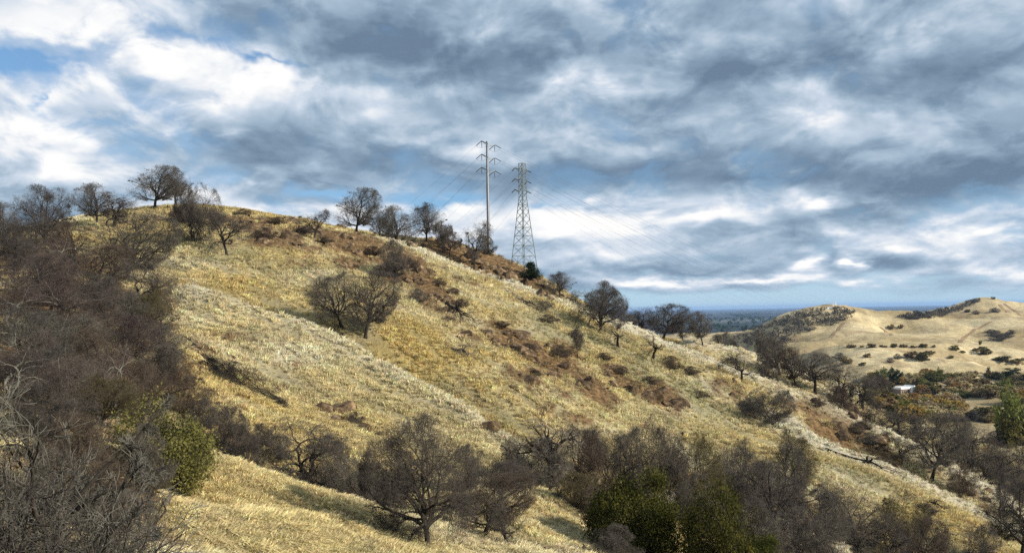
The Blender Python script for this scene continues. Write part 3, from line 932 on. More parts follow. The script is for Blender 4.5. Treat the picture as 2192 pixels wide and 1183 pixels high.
def bare_tree(seed, H=10.0, width=10.0, trunk=0.28, r0=0.26, stems=1, limbs=11, dens=(8, 7, 6, 2), droop=0.0, tw=0.0100, wob=0.22, lump=0.30, low=0.0, limb_up=0.15):
    """deciduous oak without leaves -> (trunk mesh data, crown mesh data), unit metres, base at 0"""
    g = np.random.default_rng(seed)
    th = H * trunk
    cr = Crown(g, (0, 0, th * (0.75 - low) + (H - th * (0.75 - low)) * 0.50), (width / 2, width / 2, (H - th * (0.75 - low)) * 0.51), lump)
    p0 = np.c_[g.normal(0, .12 * (stems > 1) * 2, stems), g.normal(0, .12 * (stems > 1) * 2, stems), np.full(stems, -0.5)]
    sp = 0.35 if stems > 1 else 0.08
    d0 = _norm(np.c_[g.normal(0, sp, stems), g.normal(0, sp, stems), np.ones(stems)])
    T = walk(g, p0, d0, np.full(stems, th * 1.35 + .5), 9, 0.10, np.array([0, 0, 0.05]))
    TR = (r0 / math.sqrt(stems)) * np.r_[1.5, 1.15, np.linspace(1.0, 0.6, 7)][None].repeat(stems, 0)
    nl = max(limbs, stems)
    si = np.arange(nl) % stems
    tq = g.uniform(0.60, 1.0, nl) * 8; tq[:stems] = 8.0
    ii = np.minimum(tq.astype(int), 7); ff = (tq - ii)[:, None]
    lp = T[si, ii] * (1 - ff) + T[si, ii + 1] * ff
    la = np.arange(nl) * 2.39996 + g.uniform(0, 6.28) + g.normal(0, .25, nl)
    lq = np.radians(np.interp((np.arange(nl) + .5) / nl, [0, 1], [14, 84 + 40 * low]) + g.normal(0, 7, nl))
    ld = _norm(np.c_[np.cos(la) * np.sin(lq), np.sin(la) * np.sin(lq), np.cos(lq) + limb_up * .5])
    LL = np.maximum(cr.reach(lp, ld) * g.uniform(.82, 1.0, nl), .3)
    L1 = walk(g, lp, ld, LL, 12, wob * 1.0, np.array([0, 0, 0.03 - droop * .5]))
    rl = np.minimum(TR[si, ii] * 0.78, .22) * g.uniform(.75, 1.05, nl)
    R1 = np.maximum(rl[:, None] * np.linspace(1, .2, 12)[None], .012)
    L2, R2 = children(g, L1, R1, dens[0], (0.15, 1.0), (50, 18), (0.7, 1.0), H * 0.42, 8, wob, 0.03 - droop, cr, 0.64, 0.09, 0.013, 0.35, 0.05)
    L3, R3 = children(g, L2, R2, dens[1], (0.2, 1.0), (45, 18), (0.6, 1.05), H * 0.22, 5, wob * 1.1, 0.0 - droop, cr, 0.6, 0.03, tw, 0.18, 0.02)
    L4, R4 = children(g, L3, R3, dens[2], (0.15, 1.0), (48, 20), (0.5, 1.05), H * 0.11, 3, wob * 1.2, -droop, cr, 0.65, tw * 1.6, tw * 0.8, 0.15, 0.0)
    parts_c = [tubes(L3, R3, 4), tubes(L4, R4, 3)]
    if dens[3]:
        L5, R5 = children(g, L4, R4, dens[3], (0.2, 1.0), (45, 22), (0.5, 1.0), H * 0.065, 2, wob * 1.2, -droop, cr, 0.8, tw * 1.1, tw * 0.6, 0.1, 0.0)
        parts_c.append(tubes(L5, R5, 3))
    wood = join([tubes(T, TR, 9), tubes(L1, R1, 7), tubes(L2, R2, 5)])
    return wood, join(parts_c), dict(L3=L3, L4=L4, crown=cr, g=g)


def leaf_cloud(g, pts, n, spread, size, up=0.35):
    """n small bent leaf clumps scattered round the given points -> verts, quads"""
    c = pts[g.integers(0, len(pts), n)] + g.normal(0, spread, (n, 3))
    a = _norm(g.normal(size=(n, 3)) + np.array([0, 0, up])); b = _norm(np.cross(a, g.normal(size=(n, 3)))); c2 = np.cross(a, b)
    s = (size * g.uniform(0.6, 1.3, n))[:, None]
    V = np.stack([c - b * s - c2 * s * .45, c + b * s * .1 - c2 * s * .6, c + b * s + c2 * s * .15, c - b * s * .1 + c2 * s * .6], 1)
    return V.reshape(-1, 3), np.arange(n * 4).reshape(n, 4)


KIND = {}


def add_kind(key, wood, crown, H, bark, twig, extra=None, extra_mat=None, wmax=None, crown_name='crown', trunk_name='trunk'):
    meshes = [(trunk_name, mesh_of(trunk_name, *wood), M[bark])] if wood is not None else []
    meshes.append((crown_name, mesh_of(crown_name, *crown), M[twig]))
    if extra is not None:
        meshes.append(('leaves', mesh_of('leaves', *extra, smooth=False), M[extra_mat]))
    for nme, me, mt in meshes:
        me.materials.append(mt)
    v = crown[0]
    top = np.percentile(v[:, 2], 99.9)
    w = np.percentile(v[:, 0], 99.3) - np.percentile(v[:, 0], 0.7)
    KIND[key] = (meshes, top, w)


def oak(key, seed, bark='bark', twig='twig', leaves=None, leaf_n=0, leaf_size=0.09, **kw):
    w, c, info = bare_tree(seed, **kw)
    ex = None
    if leaves:
        pts = info['L4'][:, -1]
        ex = leaf_cloud(info['g'], pts, leaf_n, 0.12, leaf_size)
    add_kind(key, w, c, kw.get('H', 10.0), bark, twig, ex, leaves)


def recolour(new, old, twig, bark=None):
    """same wood as another kind, other bark and twig colour (material set on the object)"""
    ms, top, w = KIND[old]
    KIND[new] = ([(nme, me, M[twig] if nme == 'crown' else (M[bark] if bark else mt)) for nme, me, mt in ms], top, w)


oak('round', 11, limbs=12, width=10.5)
oak('wide', 12, H=9, width=12, limbs=12, trunk=0.26, droop=0.015)
oak('tall', 13, H=11, width=8.5, trunk=0.34, limbs=11)
oak('spread', 14, H=10, width=13.5, trunk=0.20, limbs=14, dens=(8, 8, 7, 3), droop=0.03, r0=.30, low=.2)
oak('gnarled', 20, H=9, width=11, trunk=0.28, limbs=10, dens=(7, 8, 6, 2), wob=0.36, lump=.5, droop=.02, r0=.32)
oak('vase', 15, H=8, width=9, trunk=0.12, stems=5, limbs=15, dens=(6, 8, 7, 3), limb_up=0.5, r0=.26)
oak('sparse', 16, H=8, width=8, trunk=0.32, limbs=8, dens=(6, 7, 6, 2), wob=0.30, r0=.2, lump=0.4)
oak('brush', 17, H=5, width=7, trunk=0.06, stems=6, limbs=20, dens=(6, 7, 6, 3), wob=0.28, r0=.16, tw=.010, low=.5)
w_, c_, _i = bare_tree(18, H=6, width=7, trunk=0.34, limbs=7, dens=(4, 3, 3, 0), wob=0.34, droop=0.07, r0=.24, tw=.012)
add_kind('snag', w_, c_, 6, 'charred', 'dead')
oak('small', 19, H=6, width=6.5, trunk=0.30, limbs=7, dens=(7, 7, 6, 3), r0=.16)
recolour('round_red', 'round', 'twig_red'); recolour('wide_olive', 'wide', 'twig_olive'); recolour('vase_olive', 'vase', 'twig_olive')
recolour('brush_red', 'brush', 'twig_red'); recolour('brush_grey', 'brush', 'twig_grey', 'dead'); recolour('tall_red', 'tall', 'twig_red'); recolour('brush_olive', 'brush', 'twig_olive')
recolour('wide_grey', 'wide', 'twig_grey', 'bark_lichen'); recolour('wide_plum', 'gnarled', 'twig_plum', 'bark_lichen'); recolour('round_plum', 'round', 'twig_plum', 'bark_grey'); recolour('spread_olive', 'spread', 'twig_olive')


def leafy(key, seed, H, width, leaf, n, size, bark='bark', twig='twig', trunk=0.12, stems=3, lump=0.3, low=0.3):
    w, c, info = bare_tree(seed, H=H, width=width, trunk=trunk, stems=stems, limbs=14, dens=(4, 3, 3, 0) if 'valley' in key else (6, 5, 4, 0), lump=lump, low=low, r0=.2, tw=.010)
    pts = np.concatenate([info['L4'][:, -1], info['L4'][:, 2], info['L3'][:, -1]])
    ex = leaf_cloud(info['g'], pts, n, 0.30 * H / 6, size)
    add_kind(key, w, c, H, bark, twig, ex, leaf)


leafy('evergreen', 31, 6.5, 8.0, 'leaf_green', 46000, 0.09, lump=.14)
leafy('evergreen_tall', 32, 7.0, 6.0, 'leaf_green', 38000, 0.09, lump=.14)
leafy('bush_olive', 33, 5.0, 5.2, 'leaf_olive', 28000, 0.07, low=.6, lump=.3)
# far leafy trees of the valley: coarser clumps
leafy('valley_green', 41, 9, 8, 'leaf_mid', 2600, 0.42, trunk=.16)
leafy('valley_brown', 42, 6, 8, 'leaf_brown', 2200, 0.40, lump=.35)
leafy('valley_tan', 47, 6, 8, 'leaf_tan', 2200, 0.40, lump=.35)
leafy('valley_orange', 43, 6, 8, 'leaf_orange', 2200, 0.40, lump=.35)
leafy('valley_dark', 44, 10, 6, 'leaf_dark', 2600, 0.42, trunk=.10)
leafy('valley_olive', 45, 6, 9, 'leaf_olive', 2400, 0.42, lump=.35)
leafy('valley_yellow', 46, 6, 6, 'leaf_yellow', 1800, 0.40)


def conifer(key, seed, H, width, leaf, n, size):
    g = np.random.default_rng(seed)
    T = np.c_[np.zeros(8), np.zeros(8), np.linspace(-.5, H * .97, 8)][None]
    TR = np.linspace(.16, .02, 8)[None]
    nb = 130
    hh = H * (0.06 + 0.92 * g.uniform(0, 1, nb) ** 1.2); a = g.uniform(0, 6.283, nb)
    L = width / 2 * (1.02 - hh / H) ** 0.75 * g.uniform(.7, 1.1, nb) + .12
    p0 = np.c_[np.zeros((nb, 2)), hh]; d = _norm(np.c_[np.cos(a), np.sin(a), g.uniform(.15, .6, nb)])
    B = walk(g, p0, d, L, 6, .08, np.array([0, 0, .04])); BR = np.linspace(.03, .008, 6)[None].repeat(nb, 0)
    pts = B[:, 1:].reshape(-1, 3)
    add_kind(key, tubes(T, TR, 8), tubes(B, BR, 4), H, 'bark', 'bark', leaf_cloud(g, pts, n, .13, size), leaf)


conifer('conifer', 51, 4.2, 3.2, 'leaf_dark', 6500, .085)
USED = {}


def place(kind, px, top, wpx, label, base=None, d=None, group=None, cat='tree', name='oak_tree', rz=None, sink=0.0, seed=None, maxr=1.9):
    """stand a tree of a kind on the ground: its foot by pixel (base) or depth d, its top and width by pixels"""
    if base is not None:
        p = hit(px, base)[0]
        if not np.isfinite(p[0]):
            return None
    else:
        p = at(px, 700, d)
    x, y = float(p[0]), float(p[1]); z = gground(x, y) - sink
    r = math.hypot(x, y)
    k = ray(px, top); ztop = k[2] / math.hypot(k[0], k[1]) * r
    if kind == 'wide' and int(px) % 2 == 0:
        kind = 'gnarled'
    meshes, H, Wd = KIND[kind]
    sz = max((ztop - z) / H, 0.15); sxy = wpx * y / FPX / Wd
    sxy = min(max(sxy, sz / maxr), sz * maxr)
    root = link(name, None, None, None, (x, y, z), label, cat, group)
    root.empty_display_size = 0.5
    rz = float(rng.uniform(0, 6.283)) if rz is None else rz
    for nme, me, mt in meshes:
        c = bpy.data.objects.new(nme, me); COL.objects.link(c); c.parent = root
        if me.materials[0] != mt:
            c.material_slots[0].link = 'OBJECT'; c.material_slots[0].material = mt
        c.scale = (sxy, sxy, sz); c.rotation_euler = (0, 0, rz)
    return root


# ---- trees along the skyline, left to right
place('round', 8, 428, 90, 'bare oak cut by the left edge of the photo, high on the slope', d=178)
place('spread', 98, 396, 150, 'broad bare oak with an arched crown on the far left skyline', d=186)
place('wide', 60, 452, 120, 'bare oak filling the gap at the foot of the arched far left skyline oak', d=172)
place('round_red', 158, 470, 95, 'dense russet bare oak below the arched far left skyline oak', d=165)
place('round', 208, 388, 95, 'rounded bare oak standing tallest behind the russet oaks left of the summit', d=212)
place('wide', 246, 412, 95, 'dark bare oak leaning over the left shoulder of the summit', d=208)
place('round', 331, 353, 112, 'tallest bare oak on the grassy summit, wide crown against the clouds', base=449, name='oak_tree')
place('tall', 379, 368, 70, 'slimmer bare oak close to the right of the tallest summit oak', d=236)
place('vase', 417, 393, 112, 'forked bare oak on the slope just below the summit', base=523)
place('sparse', 487, 443, 96, 'crooked bare oak lower down to the right of the forked summit oak', base=546)
place('sparse', 672, 447, 74, 'stunted bare oak among rocks on the ridge crest', base=512)
place('round', 765, 400, 98, 'lone domed bare oak on the ridge crest with a clear trunk', d=246)
place('small', 818, 452, 70, 'low bare oak squeezed between the domed oak and its neighbour on the crest', d=250)
place('round', 852, 436, 84, 'bare oak in the middle of the crest group left of the steel pole', d=248)
place('wide', 915, 432, 88, 'stout dark oak growing from the boulders left of the steel pole', d=256)
place('small', 950, 468, 62, 'small bare oak at the right side of the stout oak in boulders', d=254)
place('small', 962, 480, 58, 'thin bare oak in front of the boulders left of the steel pole', base=552)
place('sparse', 1015, 470, 72, 'open-branched bare oak on the crest just left of the steel pole', base=576)
place('brush_olive', 1043, 505, 46, 'round olive shrub at the foot of the steel pole', d=256, name='shrub', cat='shrub')
place('conifer', 1138, 562, 44, 'dark green young conifer below the lattice tower', d=250, name='conifer', maxr=3)
place('wide', 1199, 580, 72, 'round bare oak on the crest just right of the dark green conifer', d=246)
place('wide', 1244, 618, 62, 'small bare oak behind the left side of the big crest oak', d=240)
place('spread', 1284, 600, 130, 'big spreading bare oak on the crest right of the lattice tower', base=712)
place('round', 1306, 618, 96, 'second bare trunk merging with the right side of the big crest oak', d=216)
place('wide', 1372, 655, 80, 'bare oak behind the crest right of the big crest oak', d=262)
place('round', 1418, 648, 110, 'dense bare oak behind the crest left of the small ball-shaped oak', d=258)
place('round', 1345, 672, 50, 'low bare oak peeking over the crest between two larger oaks', d=256)
place('round', 1503, 664, 56, 'ball-shaped oak alone on the crest against the blue plain', d=254)
place('small', 1460, 690, 46, 'low dark bare oak left of the ball-shaped crest oak', d=262)
for px, top, w, d, lb in [(1553, 707, 66, 300, 'flat-topped dark bare oak beyond the crest right of the ball-shaped oak'),
                          (1612, 698, 70, 300, 'pale brown bare oak beyond the crest, second right of the ball-shaped oak'),
                          (1648, 716, 60, 285, 'bare oak wedged behind the crest beside a pale brown oak'),
                          (1580, 722, 50, 270, 'low dark bare oak tucked under a pale brown oak on the crest')]:
    place('wide', px, top, w, lb, d=d)
place('round', 1670, 720, 84, 'rounded dark bare oak in front of the second ridge line', base=806)
place('round_red', 1700, 740, 66, 'russet bare oak touching the right of the rounded dark oak', d=238)
place('tall', 1745, 750, 92, 'tall dark bare oak on the second ridge line above the white house side', base=842)
place('wide', 1800, 775, 90, 'bare oak leaning from the right of the tall dark second-ridge oak', d=236)
place('wide', 1842, 792, 84, 'bare oak in the row behind the descending crest, near the white house', d=238)
place('small', 1888, 798, 62, 'bare oak with a straight trunk on the farther ridge below the white house', base=858)
place('brush_red', 1790, 828, 70, 'brown brush between the two descending ridge lines', d=218, name='shrub', cat='shrub')
place('brush', 1640, 752, 60, 'dark brush at the foot of the rounded dark oak', d=225, name='shrub', cat='shrub')

# ---- trees on the face of the hill
place('round', 782, 575, 130, 'nearer of two bare oaks in the swale of the golden slope', base=722)
place('wide', 733, 578, 136, 'farther left of two bare oaks in the swale of the golden slope', base=704)
place('brush', 846, 512, 84, 'tangled dark brush tree among the rocks below the crest', base=592, name='shrub', cat='shrub')
place('brush_grey', 893, 616, 44, 'small grey bush below the tangled brush tree and rocks', base=648, name='shrub', cat='shrub')
place('snag', 1322, 690, 58, 'crooked dead tree with drooping limbs under the big crest oak', base=742, name='dead_tree', cat='dead tree')
place('snag', 1397, 708, 60, 'blackened dead tree with curled limbs on the open slope', base=772, name='dead_tree', cat='dead tree')
place('small', 1236, 700, 40, 'spindly leafless sapling above the orange rocks', base=764)
place('sparse', 1586, 752, 92, 'flat-topped small bare oak on the pale crest', base=816)
place('vase', 1650, 828, 120, 'many-stemmed bare oak fanning out on the lower slope', base=906)
place('brush', 1600, 850, 50, 'dark bush left of the fanning many-stemmed oak', base=872, name='shrub', cat='shrub')
place('brush_red', 1440, 760, 60, 'sparse brown bush right of the blackened dead tree', base=790, name='shrub', cat='shrub')
place('brush_red', 565, 486, 60, 'brown bush clinging to the rocks right of the summit', base=512, name='shrub', cat='shrub')
place('brush_red', 395, 440, 90, 'brown brush under the forked oak by the summit', base=476, name='shrub', cat='shrub')
place('brush', 760, 880, 40, 'low dry brush in the small channel below the golden rib', base=905, name='shrub', cat='shrub')

# ---- the thicket at the left
place('round', 268, 452, 190, 'brown bare oak whose crown hides the left edge of the golden slope', d=150)
place('wide', 300, 548, 170, 'dark branching oak leaning over the golden slope at the thicket edge', d=118)
place('round_red', 200, 520, 150, 'russet oak in the upper part of the left thicket', d=134)
place('wide_plum', 130, 505, 120, 'grey-green lichen-covered oak in the upper left thicket', d=140)
place('round_plum', 60, 540, 190, 'purple-brown bare oak at the left edge of the thicket', d=112)
place('wide_plum', 150, 600, 190, 'purple-brown bare oak in the middle of the left thicket', d=100)
place('wide_grey', 40, 650, 180, 'pale-limbed bare oak at the left edge above the foreground shrub', d=78)
place('round_plum', 265, 670, 170, 'bare oak in the right part of the left thicket above the green bush', d=92)
place('wide', 345, 690, 130, 'dark bare oak at the right corner of the left thicket by the fallen tree', d=96)
place('wide_grey', 130, 730, 200, 'wide grey bare oak in the lower left thicket behind the foreground shrub', d=70)
place('round_red', 300, 770, 160, 'low russet oak just above the green bush', d=78)
place('wide_olive', 210, 800, 180, 'low olive-brown oak left of the green bush', d=62)
place('brush_red', 400, 800, 110, 'russet brush between the fallen tree and the green bush', d=86, name='shrub', cat='shrub')
place('brush', 480, 868, 130, 'dark brush mound right of the green bush', d=80, name='shrub', cat='shrub')
place('brush', 520, 905, 60, 'black-brown clump hanging at the end of the dark brush mound', d=77, name='shrub', cat='shrub')
place('bush_olive', 362, 860, 175, 'bright olive-green leafy bush beside the foreground grass', base=1062, name='shrub', cat='shrub', sink=.2)
place('brush_olive', 300, 1010, 120, 'tawny undergrowth under the olive-green leafy bush', d=46, name='shrub', cat='shrub')
place('brush_red', 230, 950, 160, 'brown undergrowth behind the foreground grey shrub', d=50, name='shrub', cat='shrub')
place('brush_red', 60, 860, 160, 'dark undergrowth at the left edge behind the foreground grey shrub', d=56, name='shrub', cat='shrub')

for k, px, top, w, d, lb in [
    ('wide', 20, 505, 130, 150, 'bare oak deep in the thicket at the left edge under the skyline oaks'),
    ('round_red', 105, 560, 150, 122, 'rusty bare oak behind the purple-brown oaks of the left thicket'),
    ('wide', 235, 590, 130, 112, 'bare oak filling the heart of the left thicket'),
    ('wide_plum', 20, 610, 170, 92, 'purple-grey bare oak at the left edge, middle of the thicket'),
    ('wide_plum', 110, 670, 170, 84, 'purple-grey bare oak in the lower middle of the left thicket'),
    ('round_red', 215, 700, 150, 82, 'russet-brown oak in the lower middle of the left thicket'),
    ('wide_olive', 335, 615, 110, 106, 'olive-brown oak at the golden slope edge of the left thicket'),
    ('wide_plum', 10, 740, 190, 62, 'dense bare oak at the left edge just above the foreground shrub'),
    ('round_plum', 190, 760, 170, 66, 'dense bare oak right behind the foreground shrub'),
    ('brush_red', 370, 740, 120, 92, 'russet brush filling the gap at the golden slope edge'),
    ('brush', 130, 850, 200, 46, 'dark twiggy brush right behind the foreground shrub'),
    ('brush', 300, 905, 140, 50, 'dark twiggy brush on the left of the olive-green bush')]:
    sh = k.startswith('brush')
    place(k, px, top, w, lb, d=d, name='shrub' if sh else 'oak_tree', cat='shrub' if sh else 'tree')

# ---- the gully in the foreground
place('gnarled', 650, 878, 210, 'bare oak with a dark trunk in the gully right of the brush mound', d=76, rz=1.0)
place('spread', 915, 885, 310, 'largest bare oak at the bottom centre with a forked trunk', base=1176, rz=2.2, maxr=2.2)
place('round_red', 1030, 1010, 190, 'twiggy lower crown right of the largest bare oak at the bottom centre', d=66)
w_, c_, _i = bare_tree(71, H=6, width=7.5, trunk=0.42, limbs=9, dens=(6, 4, 4, 0), wob=0.32, droop=0.10, r0=.62, tw=.016)
add_kind('stout_snag', w_, c_, 6, 'charred', 'dead')
place('stout_snag', 1175, 893, 150, 'drooping dead tree with a thick black trunk in the gully', d=88, name='dead_tree', cat='dead tree')
place('brush', 1160, 935, 160, 'dark tangle around the thick black dead trunk', d=87, name='shrub', cat='shrub')
place('brush_red', 1250, 930, 110, 'brown tangle right of the thick black dead trunk', d=91, name='shrub', cat='shrub')
place('sparse', 1305, 905, 110, 'airy bare oak between the dead trunk and the grey domed oak', d=98)
place('vase', 1405, 893, 150, 'grey domed many-stemmed oak behind the two evergreens', d=97)
place('vase_olive', 1478, 925, 110, 'olive-tinged oak touching the right of the grey domed oak', d=99)
place('evergreen', 1352, 1020, 195, 'left and wider of two dark evergreen oaks at the bottom', d=72, name='evergreen_oak', sink=1.0)
place('evergreen_tall', 1528, 1038, 135, 'right and narrower of two dark evergreen oaks at the bottom', d=68, name='evergreen_oak', sink=1.0, maxr=2.4)
place('evergreen', 1612, 1150, 110, 'low evergreen clump at the bottom edge right of the two evergreens', d=70, name='shrub', cat='shrub')
place('brush_red', 1270, 1040, 110, 'brown twiggy brush left of the wider evergreen oak', d=80, name='shrub', cat='shrub')
place('brush', 1300, 1120, 130, 'dark undergrowth in front of the wider evergreen oak', d=66, name='shrub', cat='shrub')

# ---- the grove at the lower right
for i, (k, px, top, w, d, lb) in enumerate([
    ('wide', 1585, 935, 130, 122, 'dark bare oak at the left end of the lower right grove'),
    ('wide_olive', 1680, 918, 110, 134, 'brown-olive oak at the back of the lower right grove'),
    ('round', 1640, 985, 190, 102, 'big grey bare oak with two trunks in the lower right grove'),
    ('round', 1740, 1040, 150, 104, 'grey bare oak right of the two-trunked oak in the lower right grove'),
    ('tall', 1810, 1030, 150, 110, 'slender-limbed bare oak in the middle of the lower right grove'),
    ('vase_olive', 1925, 1052, 120, 122, 'tawny olive oak in the lower right grove below the fallen log'),
    ('wide', 1870, 1085, 130, 108, 'dark bare oak at the foot of the tawny olive oak'),
    ('wide', 2010, 1098, 130, 118, 'low bare oak right of the tawny olive oak near the bottom edge'),
    ('brush', 2085, 1120, 120, 118, 'brush at the bottom edge left of the right corner oak'),
    ('brush', 1720, 1110, 120, 92, 'twiggy brush at the bottom edge in the lower right grove'),
    ('wide', 1540, 985, 100, 104, 'grey bare oak between the narrower evergreen and the two-trunked oak')]):
    sh = k.startswith('brush')
    place(k, px, top, w, lb, d=d, name='shrub' if sh else 'oak_tree', cat='shrub' if sh else 'tree')
for k, px, top, w, d, lb in [
    ('wide', 1560, 950, 120, 118, 'dark bare oak just right of the olive-tinged oak behind the evergreens'),
    ('round', 1655, 940, 110, 126, 'bare oak in front of the brown-olive oak in the lower right grove'),
    ('brush', 1610, 1060, 150, 90, 'dark brush under the two-trunked oak of the lower right grove'),
    ('wide', 1700, 1075, 140, 96, 'low grey bare oak under the two-trunked oak near the bottom edge'),
    ('wide', 1780, 1095, 140, 98, 'low bare oak at the bottom edge in the middle of the right grove'),
    ('round_red', 1950, 1105, 110, 112, 'russet bare oak under the tawny olive oak'),
    ('wide', 1120, 925, 110, 94, 'bare oak left of the drooping dead tree in the gully'),
    ('wide', 1225, 905, 120, 98, 'bare oak right behind the drooping dead tree in the gully'),
    ('wide', 1355, 910, 120, 104, 'bare oak behind the airy oak in the gully'),
    ('brush', 1090, 985, 120, 82, 'dark brush left of the thick black dead trunk'),
    ('brush_olive', 1220, 1010, 130, 82, 'olive undergrowth right of the thick black dead trunk'),
    ('brush', 1480, 1010, 120, 90, 'dark brush between the olive-tinged oak and the narrower evergreen'),
    ('brush', 720, 965, 110, 78, 'twiggy brush right of the dark-trunked gully oak'),
    ('brush', 590, 930, 90, 82, 'twiggy brush left of the dark-trunked gully oak'),
    ('brush', 810, 985, 110, 74, 'twiggy brush at the left foot of the largest bottom centre oak'),
    ('wide', 1080, 1050, 90, 64, 'low twiggy oak at the right foot of the largest bottom centre oak')]:
    sh = k.startswith('brush')
    place(k, px, top, w, lb, d=d, name='shrub' if sh else 'oak_tree', cat='shrub' if sh else 'tree')
# rust-brown scrub between the rocks
for px, py, h, w, wh in [(520, 462, 16, 50, 'on the summit shoulder'), (590, 480, 16, 60, 'right of the summit shoulder'), (650, 500, 14, 46, 'below the stunted crest oak'), (690, 520, 14, 50, 'in the crest rock band'), (800, 545, 18, 60, 'left of the tangled brush tree'),
                         (820, 590, 22, 60, 'below the tangled brush tree'), (880, 575, 20, 50, 'right of the tangled brush tree'), (940, 610, 16, 40, 'above the fallen limbs'), (985, 655, 16, 46, 'right of the fallen limbs'), (1075, 700, 14, 44, 'above the mid-slope outcrop'),
                         (1130, 750, 16, 50, 'left in the mid-slope outcrop'), (1200, 760, 22, 56, 'right in the mid-slope outcrop'), (1150, 805, 14, 40, 'below the mid-slope outcrop'), (1290, 770, 16, 46, 'under the crooked dead tree'), (1330, 800, 16, 46, 'above the lower outcrop'),
                         (1390, 820, 16, 50, 'at the left of the lower outcrop'), (1480, 800, 18, 60, 'right of the blackened dead tree'), (1500, 850, 14, 50, 'in the hollow right of the lower outcrop'), (1750, 870, 16, 50, 'at the top of the brown bank'), (1850, 915, 20, 50, 'in the middle of the brown bank'),
                         (1900, 945, 22, 46, 'at the bottom of the brown bank'), (960, 690, 14, 40, 'on the slope below the fallen limbs'), (1230, 720, 16, 40, 'left of the big crest oak foot'), (1170, 690, 18, 50, 'below the grey fallen tree')]:
    place('brush_red', px, py - h, w, 'low rust-brown scrub clump ' + wh, base=py, name='shrub', cat='shrub', group='scrub among the rocks', maxr=3.5)
place('tall', 2168, 1008, 130, 'tall bare oak at the bottom right corner', d=126)

# ---- the gully behind the lower right rib
for k, px, top, w, d, lb in [
    ('round', 1985, 880, 140, 182, 'tall-trunked bare oak rising behind the pale lower right rib'),
    ('wide', 2060, 905, 130, 200, 'bare oak right of the tall-trunked oak behind the pale rib'),
    ('round', 2035, 885, 110, 218, 'bare oak behind the tall-trunked oak near the valley'),
    ('wide', 2120, 945, 120, 190, 'dark bare oak in the gully near the right edge'),
    ('round_red', 2095, 930, 90, 214, 'russet bare oak deep in the right gully'),
    ('wide', 2170, 975, 120, 200, 'bare oak cut by the right edge above the corner oak'),
    ('sparse', 2136, 985, 70, 164, 'thin straight bare oak right of the pale rib'),
    ('wide', 1900, 868, 120, 218, 'dark bare oak just behind the descending crest below the white house'),
    ('wide', 1950, 880, 110, 226, 'wide dark bare oak in the gully behind the descending crest'),
    ('wide', 1860, 862, 80, 214, 'low dark oak at the upper end of the right gully'),
    ('sparse', 1925, 935, 60, 186, 'bent bare sapling on the brown bank behind the pale rib'),
    ('round', 2190, 930, 110, 226, 'bare oak at the far side of the right gully by the right edge')]:
    place(k, px, top, w, lb, d=d)
place('brush_grey', 1862, 925, 80, 'pale dead bush with white branches on the brown bank', base=950, name='dead_shrub', cat='shrub')
place('brush_red', 1830, 905, 60, 'brown scrub on the bank above the pale dead bush', base=925, name='shrub', cat='shrub')
place('brush', 1985, 1075, 90, 'dark branch tangle on the near side of the pale rib', base=1100, name='shrub', cat='shrub')
place('brush_red', 2050, 990, 80, 'brown scrub at the foot of the tall-trunked oak behind the rib', d=180, name='shrub', cat='shrub')

# ---- foreground grey shrub
w_, c_, _i = bare_tree(61, H=4.6, width=6.8, trunk=0.10, stems=4, limbs=18, dens=(8, 8, 5, 0), wob=0.20, r0=.36, tw=.0085, lump=.5, low=.6, limb_up=.1)
add_kind('fore', w_, c_, 4.6, 'bark', 'twig_grey')
w_, c_, _i = bare_tree(62, H=4.2, width=6.0, trunk=0.10, stems=4, limbs=14, dens=(8, 7, 5, 0), wob=0.20, r0=.26, tw=.0085, lump=.5, low=.6, limb_up=.1)
add_kind('fore_b', w_, c_, 4.2, 'bark', 'twig_grey')
place('fore', 70, 812, 560, 'large grey leafless shrub filling the lower left corner', d=18.5, name='shrub', cat='shrub', maxr=2.5)
place('fore_b', 250, 1030, 300, 'low grey leafless shrub at the bottom edge right of the large corner shrub', d=17.0, name='shrub', cat='shrub', maxr=2.5)
place('fore_b', -20, 960, 330, 'grey leafless shrub cut by the left edge below the large corner shrub', d=16.0, name='shrub', cat='shrub', maxr=2.5)
place('brush', 90, 960, 260, 'dark brown brush seen through the large corner shrub', d=30, name='shrub', cat='shrub')
place('brush', 250, 1040, 200, 'dark brown brush at the right behind the corner shrubs', d=32, name='shrub', cat='shrub')
place('brush_red', 170, 880, 240, 'brown brush rising behind the top of the corner shrub', d=40, name='shrub', cat='shrub')
for k, px, top, w, d, lb in [
    ('wide', 35, 470, 110, 165, 'bare oak under the leftmost skyline oaks at the left edge'),
    ('round', 90, 535, 120, 130, 'dark bare oak below the arched far left skyline oak, deep in the thicket'),
    ('wide', 185, 575, 120, 118, 'dark bare oak in the upper heart of the left thicket'),
    ('round', 280, 620, 120, 104, 'dark bare oak near the golden slope edge in mid thicket'),
    ('wide_plum', 61, 700, 150, 76, 'dark bare oak in the lower left of the thicket'),
    ('wide', 181, 665, 140, 88, 'dark bare oak at the centre of the left thicket'),
    ('round', 330, 735, 110, 90, 'dark bare oak above the russet brush by the green bush'),
    ('wide_plum', 251, 730, 140, 74, 'dark bare oak straight above the green bush in the thicket'),
    ('wide', 121, 800, 180, 54, 'low dark bare oak peeking over the corner shrub'),
    ('brush', 330, 860, 120, 66, 'dark brush behind the olive-green bush')]:
    sh = k.startswith('brush')
    place(k, px, top, w, lb, d=d, name='shrub' if sh else 'oak_tree', cat='shrub' if sh else 'tree')
